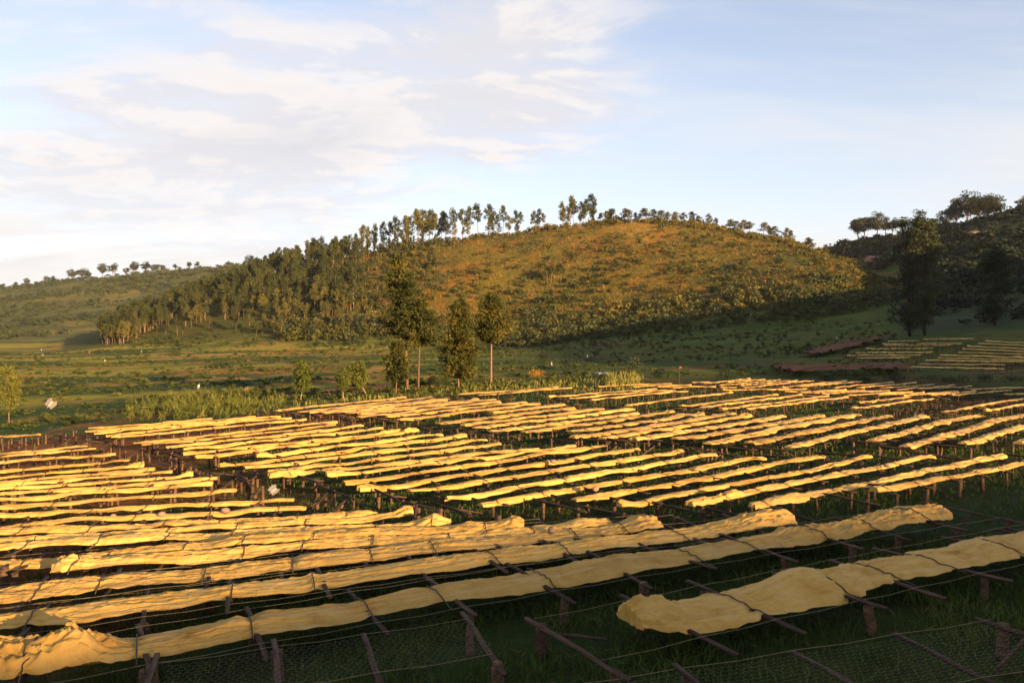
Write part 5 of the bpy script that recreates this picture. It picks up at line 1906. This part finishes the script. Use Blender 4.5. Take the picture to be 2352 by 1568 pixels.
def person_mesh():
    V = [(0, 0, 0.92), (0, 0, 1.18), (0, 0, 1.38), (0, 0, 1.50), (0, 0, 1.62), (0, 0.01, 1.70),
         (0.17, 0, 1.37), (0.25, 0.04, 1.12), (0.24, 0.16, 0.92), (-0.17, 0, 1.37), (-0.25, 0.04, 1.12), (-0.24, 0.16, 0.92),
         (0.10, 0, 0.86), (0.11, 0.03, 0.47), (0.11, -0.02, 0.07), (0.11, 0.10, 0.03), (-0.10, 0, 0.86), (-0.12, -0.04, 0.47), (-0.12, -0.10, 0.07), (-0.12, 0.02, 0.03)]
    E = [(0, 1), (1, 2), (2, 3), (3, 4), (4, 5), (2, 6), (6, 7), (7, 8), (2, 9), (9, 10), (10, 11), (0, 12), (12, 13), (13, 14), (14, 15), (0, 16), (16, 17), (17, 18), (18, 19)]
    RR = [0.15, 0.14, 0.13, 0.055, 0.095, 0.08, 0.065, 0.048, 0.035, 0.065, 0.048, 0.035, 0.085, 0.062, 0.042, 0.035, 0.085, 0.062, 0.042, 0.035]
    me = bpy.data.meshes.new('body_skeleton')
    me.from_pydata(V, E, [])
    o = bpy.data.objects.new('body_skeleton', me)
    COL.objects.link(o)
    md = o.modifiers.new('skin', 'SKIN')
    for k, v in enumerate(me.skin_vertices[0].data):
        v.radius = (RR[k], RR[k])
        v.use_root = (k == 0)
    o.modifiers.new('sub', 'SUBSURF').levels = 1
    dg = bpy.context.evaluated_depsgraph_get()
    out = bpy.data.meshes.new_from_object(o.evaluated_get(dg))
    bpy.data.objects.remove(o)
    out.name = 'body'
    return out

def shell(zs, rx, ry, name):
    g = Geo()
    k = 10
    an = np.linspace(0, 2 * math.pi, k, endpoint=False)
    V = np.stack([np.stack([np.cos(an) * rx[i], np.sin(an) * ry[i], np.full(k, zs[i])], 1) for i in range(len(zs))], 0).reshape(-1, 3)
    i = np.arange(len(zs) - 1)[:, None]
    j = np.arange(k)[None, :]
    g.add(V, np.stack([i * k + j, i * k + (j + 1) % k, (i + 1) * k + (j + 1) % k, (i + 1) * k + j], -1).reshape(-1, 4))
    return g.mesh(name, True)

def people():
    body = person_mesh()
    body.materials.append(M_SKIN)
    def garment(name, mats):
        return mats
    shirts = {}
    for nm, mt in (('white', M_WHITE), ('red', M_RED), ('dark', M_CLOTH2)):
        a = shell([0.86, 1.0, 1.2, 1.36, 1.45], [0.22, 0.20, 0.21, 0.20, 0.09], [0.17, 0.16, 0.16, 0.15, 0.08], 'shirt')
        a.materials.append(mt)
        shirts[nm] = a
    skirt = shell([0.35, 0.6, 0.9], [0.24, 0.21, 0.19], [0.22, 0.19, 0.16], 'wrap_skirt')
    skirt.materials.append(M_CLOTH2)
    rg = np.random.default_rng(97)
    data = [(325, 813, 'white', 'person in white shirt standing right of the others on the valley floor'),
            (242, 836, 'white', 'person in white shirt nearest of those in the green plots'),
            (99, 821, 'white', 'person in white shirt at left on the valley floor'),
            (96, 809, 'white', 'farthest person in white at left on the valley floor'),
            (206, 815, 'red', 'person in a red shirt on the valley floor'),
            (454, 902, 'white', 'person in pale shirt on the meadow behind the maize'),
            (1267, 848, 'white', 'person in white beside the orange flowering bush'),
            (1349, 829, 'white', 'left of two people on the meadow right of the orange bush'),
            (1361, 829, 'dark', 'right of two people on the meadow right of the orange bush'),
            (1921, 787, 'white', 'person in white working among the coffee shrubs')]
    for u, v, c, lab in data:
        p = hit(u, v, 0, 110, 460)
        e = ob('person', None, loc=(p[0], p[1], p[2] - 0.02), rot=(rg.uniform(-0.1, 0.25), 0, rg.uniform(0, 6.28)))
        tag(e, lab, 'person')
        ob('body', body, e)
        ob('shirt', shirts[c], e)
        ob('wrap_skirt', skirt, e)

def house(u, v, w, d, h, roof, label, yaw, zr=(300, 800)):
    p = hit(u, v, 0, *zr)
    e = ob('house', None, loc=(p[0], p[1], p[2] - 0.3), rot=(0, 0, yaw))
    tag(e, label, 'house')
    ob('wall', Geo().box((-w / 2, -d / 2, 0), (w / 2, d / 2, h)).mesh('wall'), e, M_WALL)
    g = Geo()
    o, t = 0.5, 0.12
    hw, hd, rh = w / 2 + o, d / 2 + o, h + d * 0.28
    for sd in (-1, 1):
        a, b = np.array([-hw, sd * hd, h - 0.1]), np.array([hw, sd * hd, h - 0.1])
        c, f = np.array([hw, 0, rh]), np.array([-hw, 0, rh])
        up = np.array([0, 0, t])
        g.add(np.array([a, b, c, f, a + up, b + up, c + up, f + up]), [(0, 1, 2, 3), (4, 5, 6, 7), (0, 1, 5, 4), (1, 2, 6, 5), (2, 3, 7, 6), (3, 0, 4, 7)])
    ob('roof', g.mesh('roof'), e, roof)
    gb = Geo()
    for sd in (-1, 1):
        x = sd * w / 2
        gb.add([(x, -d / 2, h), (x, d / 2, h), (x, 0, h + d * 0.24), (x, 0, h + d * 0.24)], [(0, 1, 2, 3)])
    ob('gable', gb.mesh('gable'), e, M_WALL)
    ob('door', Geo().box((-0.45, -d / 2 - 0.04, 0.2), (0.45, -d / 2 + 0.05, 2.2)).mesh('door'), e, M_DOOR)
    for x in (-w * 0.3, w * 0.3):
        ob('window', Geo().box((x - 0.4, -d / 2 - 0.03, 1.2), (x + 0.4, -d / 2 + 0.05, 2.0)).mesh('window'), e, M_DOOR)

def props():
    rg = np.random.default_rng(99)
    # slender pole among the far strip, and the little red marker
    p = hit(2085, 893, 0, 60, 160)
    e = ob('wire_pole', None, loc=p)
    tag(e, 'slender grey pole standing among the far tarps at right', 'pole')
    k = p[1] / F_PX
    Hp = (893 - 843) * k
    ob('pole', Geo().tube([(0, 0, -0.2), (0.03, 0, Hp * 0.5), (0.05, 0, Hp)], [0.075, 0.065, 0.055], 8).mesh('pole', True), e, M_POST)
    q = hit(2420, 868, 0, 60, 200) - p + np.array([0, 0, 2.0])
    Q = [np.array([0.05, 0, Hp - 0.1]) * (1 - t) + q * t - np.array([0, 0, 1.0 * math.sin(math.pi * t)]) for t in np.linspace(0, 1, 9)]
    ob('wire', Geo().tube(Q, 0.02, 4).mesh('wire'), e, M_WIRE)
    p = hit(1560, 890, 0, 60, 200)
    k = p[1] / F_PX
    Hp = (890 - 842) * k
    e = ob('marker_pole', None, loc=p)
    tag(e, 'thin pole with a small red flag behind the far tarps', 'pole')
    ob('pole', Geo().tube([(0, 0, -0.2), (0.02, 0, Hp)], [0.04, 0.03], 6).mesh('pole', True), e, M_POST)
    fl = []
    for i in range(5):
        for j in range(3):
            fl.append((0.03 + i * 0.07, 0.03 * math.sin(i * 1.4), Hp - 0.05 - j * 0.09))
    V = np.array(fl)
    F = [(i * 3 + j, (i + 1) * 3 + j, (i + 1) * 3 + j + 1, i * 3 + j + 1) for i in range(4) for j in range(2)]
    ob('flag', mk('flag', np.vstack([V, V + np.array([0, 0.015, 0])]), np.array(F + [tuple(x + 15 for x in f) for f in F]), True), e, M_RED)
    # white sacks on the meadow
    for k, du in enumerate((1372, 1381, 1391, 1398)):
        p = hit(du, 861 + 0.5 * (k % 2), 0, 100, 250)
        P = [(-0.55, 0, 0.16), (-0.4, 0, 0.2), (0, 0.03, 0.24), (0.4, 0, 0.2), (0.55, 0, 0.15)]
        me = Geo().tube(P, [0.10, 0.26, 0.31, 0.27, 0.09], 10, True, 0.3, 0.7).mesh('sack', True)
        o = ob('sack', me, mat=M_WHITE, loc=p, rot=(0, 0, rg.uniform(-0.5, 0.5)))
        tag(o, f'{ORD[k + 1]} white sack from the left lying on the meadow mound', 'sack', 'white sacks on the meadow')
    # brown heap
    p = hit(567, 901, 0, 100, 260)
    V, F, n, m = [], [], 12, 18
    for i in range(n):
        t = i / (n - 1)
        for j in range(m):
            a = 2 * math.pi * j / m
            rr = 0.95 * (1 - t) ** 0.6 * (1 + 0.12 * float(vnoise(j * 0.9, i * 0.9, 4.0)))
            V.append((math.cos(a) * rr, math.sin(a) * rr, 0.85 * t))
    for i in range(n - 1):
        for j in range(m):
            F.append((i * m + j, i * m + (j + 1) % m, (i + 1) * m + (j + 1) % m, (i + 1) * m + j))
    tag(ob('straw_heap', mk('straw_heap', np.array(V), np.array(F), True), mat=M_STRAW, loc=p), 'rounded brown straw heap beside the bare soil plot', 'heap')
    # open shelter on the hill flank
    p = hit(2000, 697, 0, 300, 460)
    e = ob('open_shelter', None, loc=p, rot=(0, 0, 0.1))
    tag(e, 'long low open shelter with a dark flat roof on the hill flank', 'shelter')
    ob('roof', Geo().box((-6.0, -1.8, 1.95), (6.0, 1.8, 2.25)).mesh('roof'), e, M_BAR)
    for x in (-5.2, -1.8, 1.8, 5.2):
        for y in (-1.4, 1.4):
            ob('post', POSTS[0], e, loc=(x, y, -0.8), scale=(1.4, 1.4, 2.8))
    house(2003, 603, 9, 6, 2.8, M_ROOF, 'house with a rusty roof in the gap between the hills', 0.3, (430, 800))
    house(1952, 598, 7, 5, 2.8, M_TIN, 'small pale-roofed house just over the hill shoulder', -0.2, (430, 800))
    house(2236, 545, 5, 4, 2.4, M_TIN, 'small pale-roofed house high on the right hill', 0.2, (300, 800))
    # stones that weigh the tarps down
    tarps = [o for o in COL.objects if o.name.split('.')[0] == 'tarp']
    sp = [('H', 1140, 215, 'stone weighing down a centre tarp near the back aisle'), ('H', 1520, 468, 'stone on the tarp in the middle of the centre block'),
          ('H', 1120, 845, 'large stone on the fifth front tarp near its right end'), ('K', 1530, 47, 'stone on the nearest tarp of the left block, right part'),
          ('K', 1100, 72, 'stone on the nearest tarp of the left block, middle'), ('K', 770, 88, 'stone on the nearest tarp of the left block, left part'),
          ('I', 1985, 492, 'dark stone on a right-hand tarp of the centre block'), ('I', 265, 524, 'small stone on a tarp at the right of the centre block')]
    for k, (cr, x, y, lab) in enumerate(sp):
        c = CROP[cr]
        u, v = (c[0] + x / c[2]) * 0.6125, (c[1] + y / c[2]) * 0.6125
        p = cast_bed(u, v) + np.array([0, 0, CAMZ])
        V, F, n, m = [], [], 6, 9
        for i in range(n):
            ph = math.pi * i / (n - 1)
            for j in range(m):
                a = 2 * math.pi * j / m
                q = 1 + 0.25 * float(vnoise(i * 0.8, j * 0.8, k + 0.5))
                V.append((math.sin(ph) * math.cos(a) * 0.15 * q, math.sin(ph) * math.sin(a) * 0.11 * q, math.cos(ph) * 0.09 * q))
        for i in range(n - 1):
            for j in range(m):
                F.append((i * m + j, i * m + (j + 1) % m, (i + 1) * m + (j + 1) % m, (i + 1) * m + j))
        o = ob('stone', mk('stone', np.array(V), np.array(F), True), mat=M_STONE, loc=(p[0], p[1], p[2] + 0.10), rot=(0, 0, k))
        tag(o, lab, 'stone', 'stones on the tarps')
    # pale moths close to the camera
    for u, v, z, tilt, lab in ((115, 930, 2.2, 0.7, 'white moth in flight over the left block'), (627, 1128, 2.2, 0.9, 'white moth in flight before the aisle')):
        c = ((u - CU) / F_PX * z, z, CAMZ - (v - HV) / F_PX * z)
        e = ob('moth', None, loc=c, rot=(0.3, tilt, 0.4))
        tag(e, lab, 'moth')
        ob('body', Geo().tube([(0, 0, -0.012), (0, 0, 0), (0, 0, 0.012)], [0.0012, 0.0024, 0.0018], 6).mesh('body', True), e, M_WHITE)
        for sd in (-1, 1):
            V = np.array([(0.001 * sd, 0, -0.006), (0.010 * sd, 0.004, -0.010), (0.013 * sd, 0.007, 0.006), (0.008 * sd, 0.005, 0.017), (0.002 * sd, 0.001, 0.012), (0.001 * sd, 0, 0.004)])
            W = np.vstack([V, V + np.array([0, 0.0006, 0])])
            F = [(0, 1, 2, 5), (5, 2, 3, 4), (6, 7, 8, 11), (11, 8, 9, 10)]
            ob('wing', mk('wing', W, np.array(F)), e, M_MOTH)

brown_beds()
people()
props()

# ------------------------------------------------------------------ the evening air
HAZE_DENSITY = 0.00003
def haze():
    m = bpy.data.materials.new('haze_air')
    m.use_nodes = True
    nt = m.node_tree
    nt.nodes.remove(nt.nodes['Principled BSDF'])
    pv = nt.nodes.new('ShaderNodeVolumePrincipled')
    pv.inputs['Color'].default_value = (0.86, 0.90, 1.0, 1)
    pv.inputs['Density'].default_value = HAZE_DENSITY
    pv.inputs['Anisotropy'].default_value = 0.0
    nt.links.new(pv.outputs[0], nt.nodes['Material Output'].inputs['Volume'])
    zmin = min(v.co.z for v in GROUND.data.vertices) - 1.0
    zmax = max(v.co.z for v in GROUND.data.vertices) + 40.0
    o = ob('haze', Geo().box((-3700, -3700, zmin), (3700, 3700, zmax)).mesh('haze'), mat=m)
    tag(o, 'thin bluish evening haze over the valley', 'haze', None, 'stuff')
haze()
